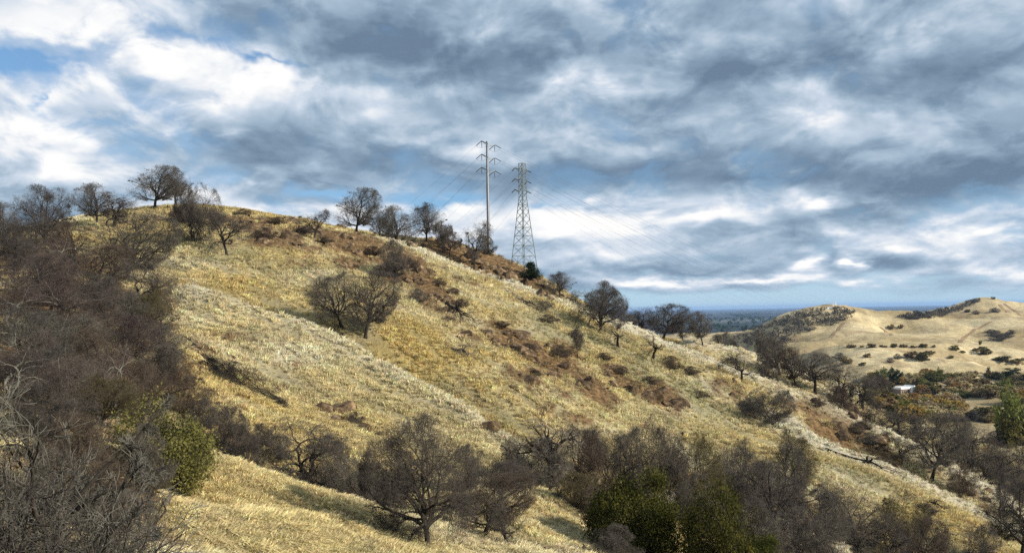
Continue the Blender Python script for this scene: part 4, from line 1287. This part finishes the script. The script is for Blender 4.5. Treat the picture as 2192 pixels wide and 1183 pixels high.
for px, top, w, d, lb in [(562, 905, 90, 84, 'twiggy brush on the gully bank right of the dark brush mound'), (700, 930, 90, 84, 'twiggy brush on the bank behind the dark-trunked gully oak'),
                          (770, 1000, 90, 76, 'twiggy brush in the gully between the two larger foreground oaks'), (850, 960, 100, 80, 'twiggy brush behind the left of the largest bottom centre oak'),
                          (1000, 950, 100, 80, 'twiggy brush behind the right of the largest bottom centre oak'), (440, 850, 90, 84, 'twiggy brush joining the green bush and the fallen tree')]:
    place('brush', px, top, w, lb, d=d, name='shrub', cat='shrub')
for k, px, top, w, d, lb in [('gnarled', 775, 955, 130, 72, 'lacy bare oak between the dark-trunked gully oak and the largest bottom centre oak'),
                             ('wide', 1061, 985, 140, 74, 'lacy bare oak right of the largest bottom centre oak')]:
    place(k, px, top, w, lb, d=d)

# ------------------------------------------------------------------ fallen wood
def fallen(kind, p0, p1, wpx, label, mats=('charred', 'dead'), name='fallen_tree'):
    a = hit(*p0)[0]; b = hit(*p1)[0]
    a[2] += 0.15; b[2] += 0.25
    meshes, H, Wd = KIND[kind]
    ax = b - a; L = np.linalg.norm(ax)
    root = link(name, None, None, None, tuple(a), label, 'fallen tree')
    q = Vector(ax).to_track_quat('Z', 'X')
    sxy = wpx * a[1] / FPX / Wd
    for (nme, me, mt), mm in zip(meshes, mats):
        c = bpy.data.objects.new('trunk' if nme == 'trunk' else 'dead_crown', me); COL.objects.link(c); c.parent = root
        c.material_slots[0].link = 'OBJECT'; c.material_slots[0].material = M[mm]
        c.rotation_mode = 'QUATERNION'; c.rotation_quaternion = q; c.scale = (sxy, sxy, L / H)


fallen('snag', (1782, 968), (1960, 1040), 46, 'long fallen log with splintered branches on the pale lower right rib')
fallen('brush', (452, 792), (612, 876), 80, 'dark fallen tree at the edge of the left thicket', ('charred', 'twig'))
fallen('snag', (960, 655), (990, 700), 70, 'weathered fallen limbs heaped on the slope below the rocks')
fallen('sparse', (1105, 638), (1180, 680), 52, 'grey fallen tree lying near the crest left of the big crest oak', ('dead', 'twig_grey'))
fallen('snag', (1965, 1070), (2045, 1105), 34, 'dark broken limbs on the near flank of the lower right rib')
fallen('snag', (960, 745), (1020, 780), 50, 'pile of grey dead branches at the foot of the rocky face', ('dead', 'twig_grey'))
fallen('snag', (1165, 1055), (1230, 1100), 60, 'pale dead limbs on the ground below the thick black trunk', ('dead', 'twig_grey'))

# ------------------------------------------------------------------ boulders
import bmesh


def rock_mesh(seed):
    g = np.random.default_rng(seed)
    bm = bmesh.new(); bmesh.ops.create_icosphere(bm, subdivisions=2, radius=1.0)
    pl = _norm(g.normal(size=(11, 3))); off = g.uniform(.50, .85, 11)
    for v in bm.verts:
        c = np.array(v.co)
        for n_, o_ in zip(pl, off):
            c = c - max(0.0, c @ n_ - o_) * n_
        c = c * (1 + 0.05 * g.normal())
        v.co = c
    me = bpy.data.meshes.new('boulder'); bm.to_mesh(me); bm.free()
    me.materials.append(M['rock'])
    return me


ROCKS = [rock_mesh(200 + k) for k in range(8)]
CLUSTERS = [
    ('red-brown boulder', 'boulders under the crest',
     [(560, 478, 46, 6, 'at the top of the slope right of the summit'), (640, 500, 50, 6, 'beside the stunted crest oak'), (705, 500, 46, 7, 'in the rock band right of the stunted crest oak'),
      (750, 512, 56, 11, 'in the rock band under the domed crest oak'), (600, 512, 40, 4, 'below the brown bush right of the summit'), (740, 565, 22, 4, 'alone in grass above the two swale oaks'),
      (480, 470, 30, 3, 'beside the crooked oak near the summit'), (390, 460, 26, 3, 'behind the forked oak near the summit')]),
    ('rust-coloured boulder', 'boulders by the brush tree',
     [(845, 565, 44, 9, 'around the tangled brush tree'), (890, 598, 36, 9, 'right below the tangled brush tree'), (930, 630, 34, 7, 'above the weathered fallen limbs'), (962, 662, 30, 5, 'against the weathered fallen limbs')]),
    ('dark boulder', 'boulders near the steel pole',
     [(930, 522, 44, 9, 'under the stout oak left of the steel pole'), (990, 545, 40, 8, 'on the crest left of the steel pole'), (1075, 575, 40, 8, 'between the steel pole and the lattice tower'),
      (1120, 596, 30, 6, 'beside the dark green conifer'), (1180, 628, 30, 5, 'left of the round crest oak')]),
    ('orange-brown rock', 'rocks of the mid-slope outcrop',
     [(1100, 735, 44, 8, 'at the top of the mid-slope outcrop'), (1165, 768, 46, 12, 'in the heart of the mid-slope outcrop'), (1190, 798, 26, 5, 'at the foot of the mid-slope outcrop'),
      (1122, 810, 36, 4, 'loose in grass below the mid-slope outcrop'), (1060, 715, 26, 3, 'at the left end of the mid-slope outcrop'), (1000, 715, 20, 2, 'above the pile of grey dead branches')]),
    ('brown rock', 'rocks of the lower outcrop',
     [(1270, 828, 36, 7, 'in the orange patch right of the mid-slope outcrop'), (1308, 795, 18, 5, 'below the crooked dead tree'), (1348, 832, 28, 4, 'between two patches of the lower outcrop'),
      (1410, 842, 34, 7, 'at the right end of the lower outcrop'), (1442, 862, 20, 4, 'just below the right end of the lower outcrop'), (1560, 832, 30, 4, 'at the foot of the flat-topped small oak')]),
    ('brown rock', 'rocks on the lower right bank',
     [(1775, 880, 44, 7, 'on the bank right of the many-stemmed oak'), (1830, 906, 34, 6, 'above the pale dead bush'), (1800, 928, 22, 4, 'left of the pale dead bush'),
      (1890, 955, 34, 5, 'right of the pale dead bush'), (1730, 860, 22, 3, 'at the upper end of the brown bank'), (2090, 1050, 36, 3, 'near the foot of the tall-trunked oak')]),
    ('small dark stone', 'stones along the channel',
     [(720, 883, 26, 4, 'at the upper end of the channel below the golden rib'), (785, 916, 24, 4, 'at the lower end of the channel below the golden rib'), (1040, 915, 10, 1, 'alone on the golden rib')]),
]
for lab, grp, spots in CLUSTERS:
    for px, py, rad, n, where in spots:
        for k in range(int(n * (0.7 if 'lower right' in grp else 1.0 if 'pole' in grp else 1.4))):
            an, rr_ = rng.uniform(0, 6.283), rad * math.sqrt(rng.uniform(0, 1))
            p = hit(px + rr_ * math.cos(an) * 1.2, py + rr_ * math.sin(an) * 0.6)[0]
            if not np.isfinite(p[0]) or p[1] > 290:
                continue
            u_ = rng.uniform(5, 14)
            s = u_ * (2.0 if k == 0 else (1.7 if k % 4 == 3 else 1.0)) * p[1] / FPX
            lb = ('largest ' if k == 0 and n > 2 else '' if lab.startswith('small') else 'big ' if k % 4 == 3 or u_ > 11.5 else 'small ' if u_ < 8 else 'middling ') + lab + ' ' + where
            o = link('boulder', ROCKS[int(rng.integers(0, 8))], None, None, (p[0], p[1], gground(p[0], p[1]) - s * 0.12), lb, 'boulder', grp)
            o.scale = (s * rng.uniform(.9, 1.5), s * rng.uniform(.9, 1.4), s * rng.uniform(.7, 1.2))
            o.rotation_euler = (rng.uniform(-.4, .4), rng.uniform(-.4, .4), rng.uniform(0, 6.28))

# ------------------------------------------------------------------ power line
def bar(name, a, b, w, mat, parent, w1=None):
    v, q = box_vq(a, b, w, w1)
    return link(name, mesh_of(name, v, q, smooth=False), M[mat], parent)


def lathe_tube(name, P, R, k, mat, parent):
    v, q = tubes(np.array(P, float)[None], np.array(R, float)[None], k)
    n = len(P)
    return link(name, mesh_of(name, v, q), M[mat], parent)


def insulator(a, b, parent, r=0.13):
    """string of sheds from a to b"""
    a, b = np.array(a), np.array(b)
    n = 19
    t = np.linspace(0, 1, n)
    P = a + (b - a) * t[:, None]
    R = np.where(np.arange(n) % 2 == 1, r, r * 0.55); R[0] = R[-1] = 0.03
    return lathe_tube('insulator', P, R, 7, 'insulator', parent)


D_P = 300.0
pb = at(1046.5, 548, D_P); pole_xy = np.array([pb[0], pb[1]])
pz = gground(*pole_xy) - 0.4
ptop = at(1043, 303, D_P)[2]
pole = link('transmission_pole', None, None, None, (pole_xy[0], pole_xy[1], pz), 'tall galvanised steel transmission pole on the crest', 'power pole')
Hp = ptop - pz
zz = np.array([0, .02, .35, .351, .7, .701, 1.0]) * Hp
shaft = lathe_tube('pole_shaft', np.c_[0 * zz, 0 * zz, zz], [.52, .52, .46, .44, .385, .365, .28], 14, 'steel', pole)
lathe_tube('pole_cap', [(0, 0, Hp), (0, 0, Hp + .06), (0, 0, Hp + .1)], [.29, .27, .01], 14, 'steel', pole)
TIPS = []
px_m = D_P / FPX


def rel(px, py):
    q = at(px, py, D_P)
    return np.array([q[0] - pole_xy[0], 0, q[2] - pz])


for k, (ly, ry) in enumerate([(304, 308), (332, 336), (360, 364)]):
    lt = rel(1031.5, ly) + np.array([0, -1.9, 0]); rt = rel(1058.5, ry) + np.array([0, 1.9, 0])
    for tip, side in ((lt, -1), (rt, 1)):
        r0 = np.array([0.1 * side, tip[1] * .15, tip[2] - .75])
        arm = bar('arm', r0, tip, .22, 'steel_dull', pole, .13)
        li = tip + np.array([-1.55, -.3, -1.35]); ri = tip + np.array([1.75, .3, -.9])
        insulator(tip, li, pole); insulator(tip, ri, pole); insulator(tip, tip + np.array([0, 0, -1.8]), pole, .10)
        # jumper loop under the arm
        tt = np.linspace(0, 1, 9); J = li + (ri - li) * tt[:, None]; J[:, 2] -= 1.3 * 4 * tt * (1 - tt) * .6
        lathe_tube('jumper', J, np.full(9, .025), 4, 'wire', pole)
        TIPS.append((li + [pole_xy[0], pole_xy[1], pz], ri + [pole_xy[0], pole_xy[1], pz], 'steel pole', k, side))

D_T = 312.0
tb = at(1122, 590, D_T); txy = np.array([tb[0], tb[1]])
rb, rt_ = 5.55, 1.0
FA = np.radians([0, 90, 180, 270]) + math.radians(3)
tz = min(gground(txy[0] + rb * math.cos(a), txy[1] + rb * math.sin(a)) for a in FA) - .3
ttop = at(1116, 350, D_T)[2]
Ht = ttop - tz
tower = link('lattice_tower', None, None, None, (txy[0], txy[1], tz), 'steel lattice transmission tower right of the steel pole', 'power tower')
z_w = Ht * 0.77
LV = np.r_[np.array([0, .115, .215, .30, .385, .455, .52, .575, .63, .68, .725, .77]) , np.linspace(.81, 1.0, 6)] * Ht


def rad_at(z):
    return rb + (1.12 - rb) * min(z / z_w, 1.0) + (rt_ - 1.12) * max(0, (z - z_w) / (Ht - z_w))


def cor(z, i):
    r = rad_at(z); return np.array([r * math.cos(FA[i % 4]), r * math.sin(FA[i % 4]), z])


for i in range(4):
    v1, q1 = box_vq(cor(0, i), cor(z_w, i), .2, .16); v2, q2 = box_vq(cor(z_w, i), cor(Ht, i), .16, .12)
    link('tower_leg', mesh_of('tower_leg', *join([(v1, q1), (v2, q2)]), smooth=False), M['steel_dull'], tower)
    fx = cor(0, i); v, q = box_vq(fx + [0, 0, -.3], fx + [0, 0, .35], .8)
    link('footing', mesh_of('footing', v, q, smooth=False), M['concrete'], tower)
for i in range(4):
    for a, z in enumerate(LV[:-1]):
        z2 = LV[a + 1]
        bar('brace', cor(z, i), cor(z2, i + 1), .075, 'steel_dull', tower); bar('brace', cor(z, i + 1) * .995, cor(z2, i) * .995, .075, 'steel_dull', tower)
        if a < 6 or a % 3 == 0:
            bar('strut', cor(z2, i), cor(z2, i + 1), .11, 'steel_dull', tower)
        if a < 4:
            zm = (z + z2) / 2
            mid0 = (cor(zm, i) + cor(zm, i + 1)) / 2
            bar('strut', cor(zm, i), cor(zm, i + 1), .08, 'steel_dull', tower)
            bar('strut', mid0, (cor(z2, i) + cor(z2, i + 1)) / 2, .07, 'steel_dull', tower)
for i in range(4):
    bar('strut', cor(Ht, i), cor(Ht, i + 1), .13, 'steel_dull', tower)
for k, (ly, ry) in enumerate([(361, 364), (384, 387), (407, 409)]):
    for px, py, yy, side in ((1102.5, ly, -1.6, -1), (1129.5, ry, 1.6, 1)):
        q = at(px, py, D_T); tip = np.array([q[0] - txy[0], yy, q[2] - tz])
        ii = 2 if side < 0 else 0
        for c_i, up in ((ii, .5), (ii, -.9), (ii + 1, .5), (ii + 3, .5)):
            bar('cross_arm', cor(min(tip[2] + up, Ht), c_i), tip, .10, 'steel_dull', tower)
        li = tip + np.array([-.95, -.2, -.95]); ri = tip + np.array([1.1, .2, -.55])
        insulator(tip, li, tower, .17); insulator(tip, ri, tower, .17)
        TIPS.append((li + [txy[0], txy[1], tz], ri + [txy[0], txy[1], tz], 'lattice tower', k, side))

ORD = ['top', 'middle', 'bottom']
for i, (l, r, who, k, side) in enumerate(TIPS):
    tt = np.linspace(0, 1, 40)
    sn = 'left' if side < 0 else 'right'
    e = at(600 + 26 * i, 640 + 10 * k, 760.0)
    P = l + (e - l) * tt[:, None]; P[:, 2] -= 16 * tt * (1 - tt)
    w = lathe_tube('power_cable', P, np.full(40, .023), 4, 'wire', None)
    tag(w, f'{ORD[k]} {sn}-arm cable from the {who}, sinking behind the hill at left', 'cable', 'power cables')
    e = at((1640 + 62 * (2 - k) + (30 if side > 0 else 0)) if who == 'lattice tower' else (1800 + 42 * (2 - k) + (22 if side > 0 else 0)), 668, 1900.0)
    P = r + (e - r) * tt[:, None]; P[:, 2] -= 62 * tt * (1 - tt)
    w = lathe_tube('power_cable', P, np.full(40, .023), 4, 'wire', None)
    tag(w, f'{ORD[k]} {sn}-arm cable from the {who}, running out over the valley', 'cable', 'power cables')

# ------------------------------------------------------------------ across the valley
def strip(name, pts, width, lift):
    P = np.concatenate([np.linspace(hit(*a)[0], hit(*b)[0], 14)[:-1] for a, b in zip(pts[:-1], pts[1:])] + [hit(*pts[-1])])
    d = np.gradient(P[:, :2], axis=0); n = np.c_[-d[:, 1], d[:, 0]]; n /= np.linalg.norm(n, axis=1)[:, None] + 1e-9
    rows = []
    for s in (-.5, -.17, .17, .5):
        xy = P[:, :2] + n * s * width
        rows.append(np.c_[xy, ground(xy[:, 0], xy[:, 1]) + lift])
    V = np.stack(rows, 1); m_, k_ = V.shape[:2]
    ix = np.arange(m_ * k_).reshape(m_, k_)
    q = np.stack([ix[:-1, :-1], ix[:-1, 1:], ix[1:, 1:], ix[1:, :-1]], -1).reshape(-1, 4)
    return link(name, mesh_of(name, V.reshape(-1, 3), q), M['track'], kind='structure')


strip('dirt_track', [(1806, 691), (1796, 702), (1786, 712), (1778, 722)], 4.5, .35)
strip('dirt_track', [(2122, 689), (2100, 700), (2078, 713), (2062, 724), (2056, 733)], 4.5, .35)
strip('dirt_track', [(2140, 652), (2158, 667), (2180, 684)], 6.0, .35)
strip('dirt_track', [(2150, 650), (2172, 664), (2196, 680)], 5.0, .35)
strip('dirt_track', [(1884, 700), (1896, 708), (1908, 717)], 3.5, .35)

# house: long low wing under a white fascia, bright gabled wing at its right
hp = hit(1942, 843)[0]
hx, hy = hp[0], hp[1]; hz_ = gground(hx, hy)
house = link('house', None, None, None, (hx, hy, hz_), 'low white house among the valley trees', 'house')
sc_ = hy / FPX
house.rotation_euler = (0, 0, math.radians(28))


def hbox(name, x0, x1, y0, y1, z0, z1, mat, parent=None):
    v, q = box_vq(((x0 + x1) / 2, (y0 + y1) / 2, z0), ((x0 + x1) / 2, (y0 + y1) / 2, z1), 1, 1)
    v = np.array([[x, y, z] for z in (z0, z1) for x, y in ((x0, y0), (x1, y0), (x1, y1), (x0, y1))])
    q = np.array([(3, 2, 1, 0), (4, 5, 6, 7), (0, 1, 5, 4), (1, 2, 6, 5), (2, 3, 7, 6), (3, 0, 4, 7)])
    return link(name, mesh_of(name, v, q, smooth=False), M[mat], parent or house)


hbox('wall', -19 * sc_, 9 * sc_, 0, 7, -1, 3.6, 'roof')
hbox('roof', -20 * sc_, 9.5 * sc_, -.8, 7.8, 3.62, 5.0, 'white')
wing = hbox('wing', 8 * sc_, 21 * sc_, -2, 6, -1, 4.4, 'white')
rv = np.array([(7.5 * sc_, -2.4, 4.42), (21.5 * sc_, -2.4, 4.42), (21.5 * sc_, 6.4, 4.42), (7.5 * sc_, 6.4, 4.42), (14.5 * sc_, -2.4, 5.9), (14.5 * sc_, 6.4, 5.9)])
link('roof', mesh_of('roof', rv, [(0, 4, 5, 3), (1, 2, 5, 4)], [(0, 1, 4), (2, 3, 5)], smooth=False), M['white'], house)
for k in range(4):
    hbox('window', (-15 + 5.5 * k) * sc_, (-12.5 + 5.5 * k) * sc_, -.05, .02, 1.0, 2.3, 'glass')
hbox('window', 11 * sc_, 14 * sc_, -2.05, -1.98, 1.2, 2.6, 'glass'); hbox('door', 16.5 * sc_, 18.5 * sc_, -2.05, -1.98, -1, 2.1, 'roof')


def util_pole(px, base, h, label):
    p = hit(px, base)[0]
    o = link('utility_pole', None, None, None, tuple(p), label, 'utility pole')
    lathe_tube('shaft', [(0, 0, -.5), (0, 0, h)], [.26, .2], 8, 'pole_wood', o)
    bar('cross_arm', (-1.4, 0, h - .7), (1.4, 0, h - .7), .22, 'pole_wood', o)
    lathe_tube('transformer', [(.55, -.2, h - 2.9), (.55, -.2, h - 2.9), (.55, -.2, h - 1.5), (.55, -.2, h - 1.5)], [.05, .42, .42, .05], 10, 'white', o)
    for s in (-1.2, 0, 1.2):
        bar('insulator', (s, 0, h - .59), (s, 0, h - .3), .12, 'white', o)
    return p


q0 = util_pole(2048, 862, 6.2, 'pale utility pole at the edge of the straw field in the valley')
q1 = util_pole(2009, 856, 4.6, 'smaller pale utility pole between the house and the straw field')
tt = np.linspace(0, 1, 12)
P = (q0 + [0, 0, 5.4]) + ((q1 + [0, 0, 3.9]) - (q0 + [0, 0, 5.4])) * tt[:, None]; P[:, 2] -= 1.2 * 4 * tt * (1 - tt) * .4
w = lathe_tube('utility_wire', P, np.full(12, .05), 4, 'white', None)
tag(w, 'short wire strung between the two pale utility poles in the valley', 'wire')

# radio site on the knoll
kp = hit(1782, 661)[0]
kz = gground(kp[0], kp[1])
shed = link('equipment_shed', None, None, None, (kp[0] - 4, kp[1], kz), 'small pale equipment shed on the wooded knoll', 'shed')
hbox('wall', -3.2, 3.2, -2, 2, -1, 3.0, 'white', shed); hbox('roof', -3.5, 3.5, -2.3, 2.3, 3.01, 3.35, 'concrete', shed)
hbox('door', -.6, .6, -2.06, -1.98, -1, 2.0, 'steel_dull', shed)
for dx_, h_, lb in ((5, 11, 'tallest thin radio mast on the wooded knoll'), (1.5, 8, 'shorter radio mast beside the shed on the wooded knoll')):
    o = link('radio_mast', None, None, None, (kp[0] + dx_, kp[1], gground(kp[0] + dx_, kp[1])), lb, 'mast')
    lathe_tube('mast_tube', [(0, 0, -.5), (0, 0, h_)], [.28, .2], 8, 'white', o)
    for z in (h_ - .6, h_ - 2.6):
        bar('antenna', (-1.3, 0, z), (1.3, 0, z), .3, 'white', o)
    lathe_tube('dish', [(0, -.5, h_ - 4), (0, -.7, h_ - 4), (0, -.75, h_ - 4)], [.05, .7, .75], 10, 'white', o)

# trees of the valley floor
vr = np.random.default_rng(77)
VK = [('valley_brown', 'brown leafy tree', 'tree'), ('valley_olive', 'olive round-topped tree', 'tree'), ('valley_brown', 'brown leafy tree', 'tree'), ('valley_brown', 'brown leafy tree', 'tree'),
      ('valley_tan', 'tan leafy tree', 'tree'), ('valley_tan', 'tan leafy tree', 'tree'), ('valley_orange', 'orange-leaved tree', 'tree'), ('valley_tan', 'tan leafy tree', 'tree'), ('valley_green', 'green leafy tree', 'tree'), ('valley_olive', 'olive round-topped tree', 'tree')]
ZONES = lambda x, y: ('at the far left end of the valley' if x < 1885 else 'left of the white house' if x < 1915 else ('below the white house' if x < 1990 and y > 840 else ('just right of the white house' if x < 2005 else 'midway between the white house and the straw field' if x < 2050 else ('near the right edge of the valley' if x > 2130 else 'beyond the straw field' if y < 855 else 'beside the straw field'))))


def valley(kind, px, base, hpx, wpx, lb, cat='tree', grp=None):
    nm = {'tree': 'valley_tree', 'shrub': 'shrub'}[cat]
    return place(kind, px, base - hpx, wpx, lb, base=base, name=nm, cat=cat, group=grp, maxr=3.0)


for px, base, h, w, k, lb in [(1911, 822, 34, 20, 'valley_dark', 'dark pointed evergreen left of the white house'), (1922, 822, 30, 16, 'valley_dark', 'second dark pointed evergreen beside the white house'),
                              (1888, 812, 26, 30, 'valley_green', 'green rounded tree left of the dark pointed evergreens'), (1931, 822, 14, 22, 'valley_orange', 'small orange tree just above the white house'),
                              (1952, 862, 20, 40, 'valley_orange', 'orange-brown tree just below the white house'), (1985, 868, 22, 50, 'valley_orange', 'wide orange-tan tree right below the white house'),
                              (2002, 818, 30, 40, 'valley_green', 'large green tree right of the white house'), (2143, 836, 24, 30, 'valley_green', 'bright green tree near the right edge above the straw field'),
                              (2176, 950, 128, 70, 'valley_green', 'very tall green tree at the right edge of the valley'), (2160, 955, 60, 50, 'valley_olive', 'olive tree at the foot of the very tall green tree'),
                              (2190, 945, 40, 36, 'valley_yellow', 'bright yellow tree cut by the right edge'), (2165, 806, 18, 46, 'valley_dark', 'dark green spreading tree at the foot of the bright ridge'),
                              (2116, 800, 14, 10, 'valley_dark', 'tiny dark pointed tree at the foot of the bright ridge'), (2130, 950, 30, 60, 'brush', 'dark shrub left of the olive tree at the right edge'),
                              (2090, 900, 22, 46, 'brush', 'russet-grey shrub at the near edge of the straw field')]:
    valley(k, px, base, h, w, lb, 'shrub' if k == 'brush' else 'tree')
n_ = 0
while n_ < 250:
    px, py = vr.uniform(1850, 2200), vr.uniform(800, 905)
    if py > 800 + (px - 1850) * 0.42 + 60 or (2070 < px < 2160 and 850 < py < 892) or (1915 < px < 1970 and 828 < py < 858):
        continue
    k, nm, cat = VK[int(vr.integers(0, len(VK)))]
    h = vr.uniform(9, 19) * (0.6 + (py - 790) / 130)
    valley(k, px, py, h, h * vr.uniform(1.3, 2.2), ('low ' if h < 12 else 'tall ' if h > 17 else 'medium ') + nm + ' ' + ZONES(px, py), cat, 'trees crowding the valley floor')
    n_ += 1
# single shrubs on the hills across the valley
for px, base, h, w, k, where in ([(1900 + 14 * i + (i * 37 % 11) - 5, 743, 4 + 2.5 * ((i * 7) % 4) / 2, 9 + (i * 5 % 7), VK[(i * 5) % 4][0], 'in the row behind the bright near ridge') for i in range(-6, 8)] +
                                 [(x, y, hh, ww, kk, 'on the bright near ridge') for x, y, hh, ww, kk in ((1800, 768, 14, 34, 'brush'), (1812, 778, 14, 26, 'valley_brown'), (1856, 764, 8, 18, 'valley_brown'), (1920, 768, 12, 20, 'brush'),
                                                                                                          (1950, 764, 12, 30, 'valley_brown'), (1975, 770, 16, 28, 'valley_olive'), (1905, 776, 10, 18, 'brush'), (1848, 782, 7, 14, 'valley_olive'), (1990, 756, 6, 24, 'valley_brown'), (2035, 767, 8, 10, 'valley_green'))] +
                                 [(x, y, hh, ww, kk, 'on the slopes below the far right peak') for x, y, hh, ww, kk in ((2045, 749, 10, 16, 'valley_olive'), (2060, 755, 5, 10, 'valley_olive'), (2105, 758, 16, 22, 'valley_olive'), (2090, 752, 8, 16, 'valley_brown'), (2098, 738, 12, 6, 'valley_green'),
                                                                                                                       (2150, 772, 10, 36, 'valley_olive'), (2180, 776, 10, 30, 'valley_brown'), (2130, 720, 14, 36, 'brush'), (2140, 728, 14, 40, 'brush'), (2155, 722, 12, 30, 'brush'), (2165, 715, 10, 24, 'brush'), (2120, 712, 8, 30, 'brush'), (1907, 704, 10, 14, 'valley_brown'),
                                                                                                                       (1928, 702, 8, 10, 'valley_brown'), (2128, 668, 10, 30, 'brush'), (2090, 672, 8, 20, 'brush'), (2072, 668, 6, 12, 'valley_olive'), (2127, 640, 6, 8, 'valley_green'), (2108, 636, 6, 8, 'valley_dark'), (2117, 636, 5, 8, 'valley_dark'))]):
    sh = k == 'brush'
    nm = {'valley_brown': 'brown leafy shrub', 'valley_olive': 'olive round shrub', 'brush': 'bare dark shrub', 'valley_green': 'green shrub', 'wide': 'bare shrub', 'valley_tan': 'tan leafy shrub', 'valley_dark': 'dark evergreen shrub', 'valley_orange': 'orange shrub'}[k]
    valley(k, px, base, h, w, nm + ' ' + where, 'shrub', 'shrubs ' + where)


# woods on the knoll and under the right peak: one mass each
def woods(name, poly, n, label, seed, hgt=(3, 6.5)):
    g = np.random.default_rng(seed)
    poly = np.array(poly, float); lo, hi = poly.min(0), poly.max(0)
    pts = []
    while len(pts) < n:
        q = g.uniform(lo, hi)
        ins = False; j = len(poly) - 1
        for i in range(len(poly)):
            if (poly[i, 1] > q[1]) != (poly[j, 1] > q[1]) and q[0] < (poly[j, 0] - poly[i, 0]) * (q[1] - poly[i, 1]) / (poly[j, 1] - poly[i, 1]) + poly[i, 0]:
                ins = not ins
            j = i
        if ins:
            pts.append(q)
    pts = np.array(pts)
    P = hit(pts[:, 0], pts[:, 1])
    P = P[np.isfinite(P[:, 0]) & (P[:, 1] < 2600)]
    out = []
    for p in P:
        h = g.uniform(*hgt); r = h * g.uniform(.5, .85)
        u = _norm(g.normal(size=(46, 3))) * g.uniform(.55, 1.0, (46, 1)) * [r, r, h * .5] + [0, 0, h * .55]
        out.append(leaf_cloud(g, u + p, 46, .25, h * .17))
    v, q = join(out)
    return link(name, mesh_of(name, v, q, smooth=False), M['wood_far'], label=label, cat='woodland', kind='stuff')


woods('woodland', [(1615, 700), (1660, 685), (1700, 672), (1740, 664), (1790, 661), (1833, 667), (1822, 680), (1800, 692), (1770, 700), (1730, 712), (1700, 722), (1650, 722), (1600, 715)], 240, 'dark oak woodland covering the left side of the knoll', 5)
woods('woodland', [(1915, 680), (1960, 672), (1990, 668), (2030, 660), (2060, 652), (2085, 641), (2105, 640), (2085, 652), (2060, 664), (2040, 672), (2010, 682), (1960, 684)], 220, 'dark oak woodland on the left flank of the far right peak', 6)
woods('woodland', [(1560, 722), (1620, 712), (1700, 728), (1680, 745), (1600, 740)], 90, 'scattered oak woodland at the foot of the knoll', 8)
# shelter belts and towns far out on the plain
g = np.random.default_rng(9)
out = []
for k in range(110):
    d = math.exp(g.uniform(math.log(3700), math.log(16000))); a = g.uniform(-.1, .52)
    c = np.array([d * math.sin(a), d * math.cos(a), -78.0])
    L = g.uniform(80, 700); nn = int(30 + L / 10)
    th = g.choice([0.0, 1.57, .2])
    s = g.uniform(-.5, .5, nn) * L
    p = c + np.c_[s * math.cos(th), s * math.sin(th), g.uniform(2, 13, nn)] + g.normal(0, 6, (nn, 3)) * [1, 1, .2]
    out.append(leaf_cloud(g, p, nn, 2.0, 8.0))
v, q = join(out)
link('plain_trees', mesh_of('plain_trees', v, q, smooth=False), M['leaf_dark'], label='distant dark tree belts scattered over the blue plain', cat='trees', kind='stuff')

# ------------------------------------------------------------------ haze
hb_v = np.array([[x, y, z] for z in (-84.0, 75.0) for x, y in ((-72000, -3000), (72000, -3000), (72000, 72000), (-72000, 72000))], float)
hb = mesh_of('haze', hb_v, np.array([(3, 2, 1, 0), (4, 5, 6, 7), (0, 1, 5, 4), (1, 2, 6, 5), (2, 3, 7, 6), (3, 0, 4, 7)]), smooth=False)
hm = bpy.data.materials.new('haze_air'); hm.use_nodes = True
ht = NT(hm.node_tree)
ht.n.remove(ht.n['Principled BSDF'])
pv = ht.new('ShaderNodeVolumePrincipled')
pv.inputs['Color'].default_value = (0.38, 0.60, 0.96, 1)
pv.inputs['Density'].default_value = 2.8e-5
pv.inputs['Anisotropy'].default_value = 0.0
ht.l.new(pv.outputs[0], ht.n['Material Output'].inputs['Volume'])
link('haze', hb, hm, kind='stuff')
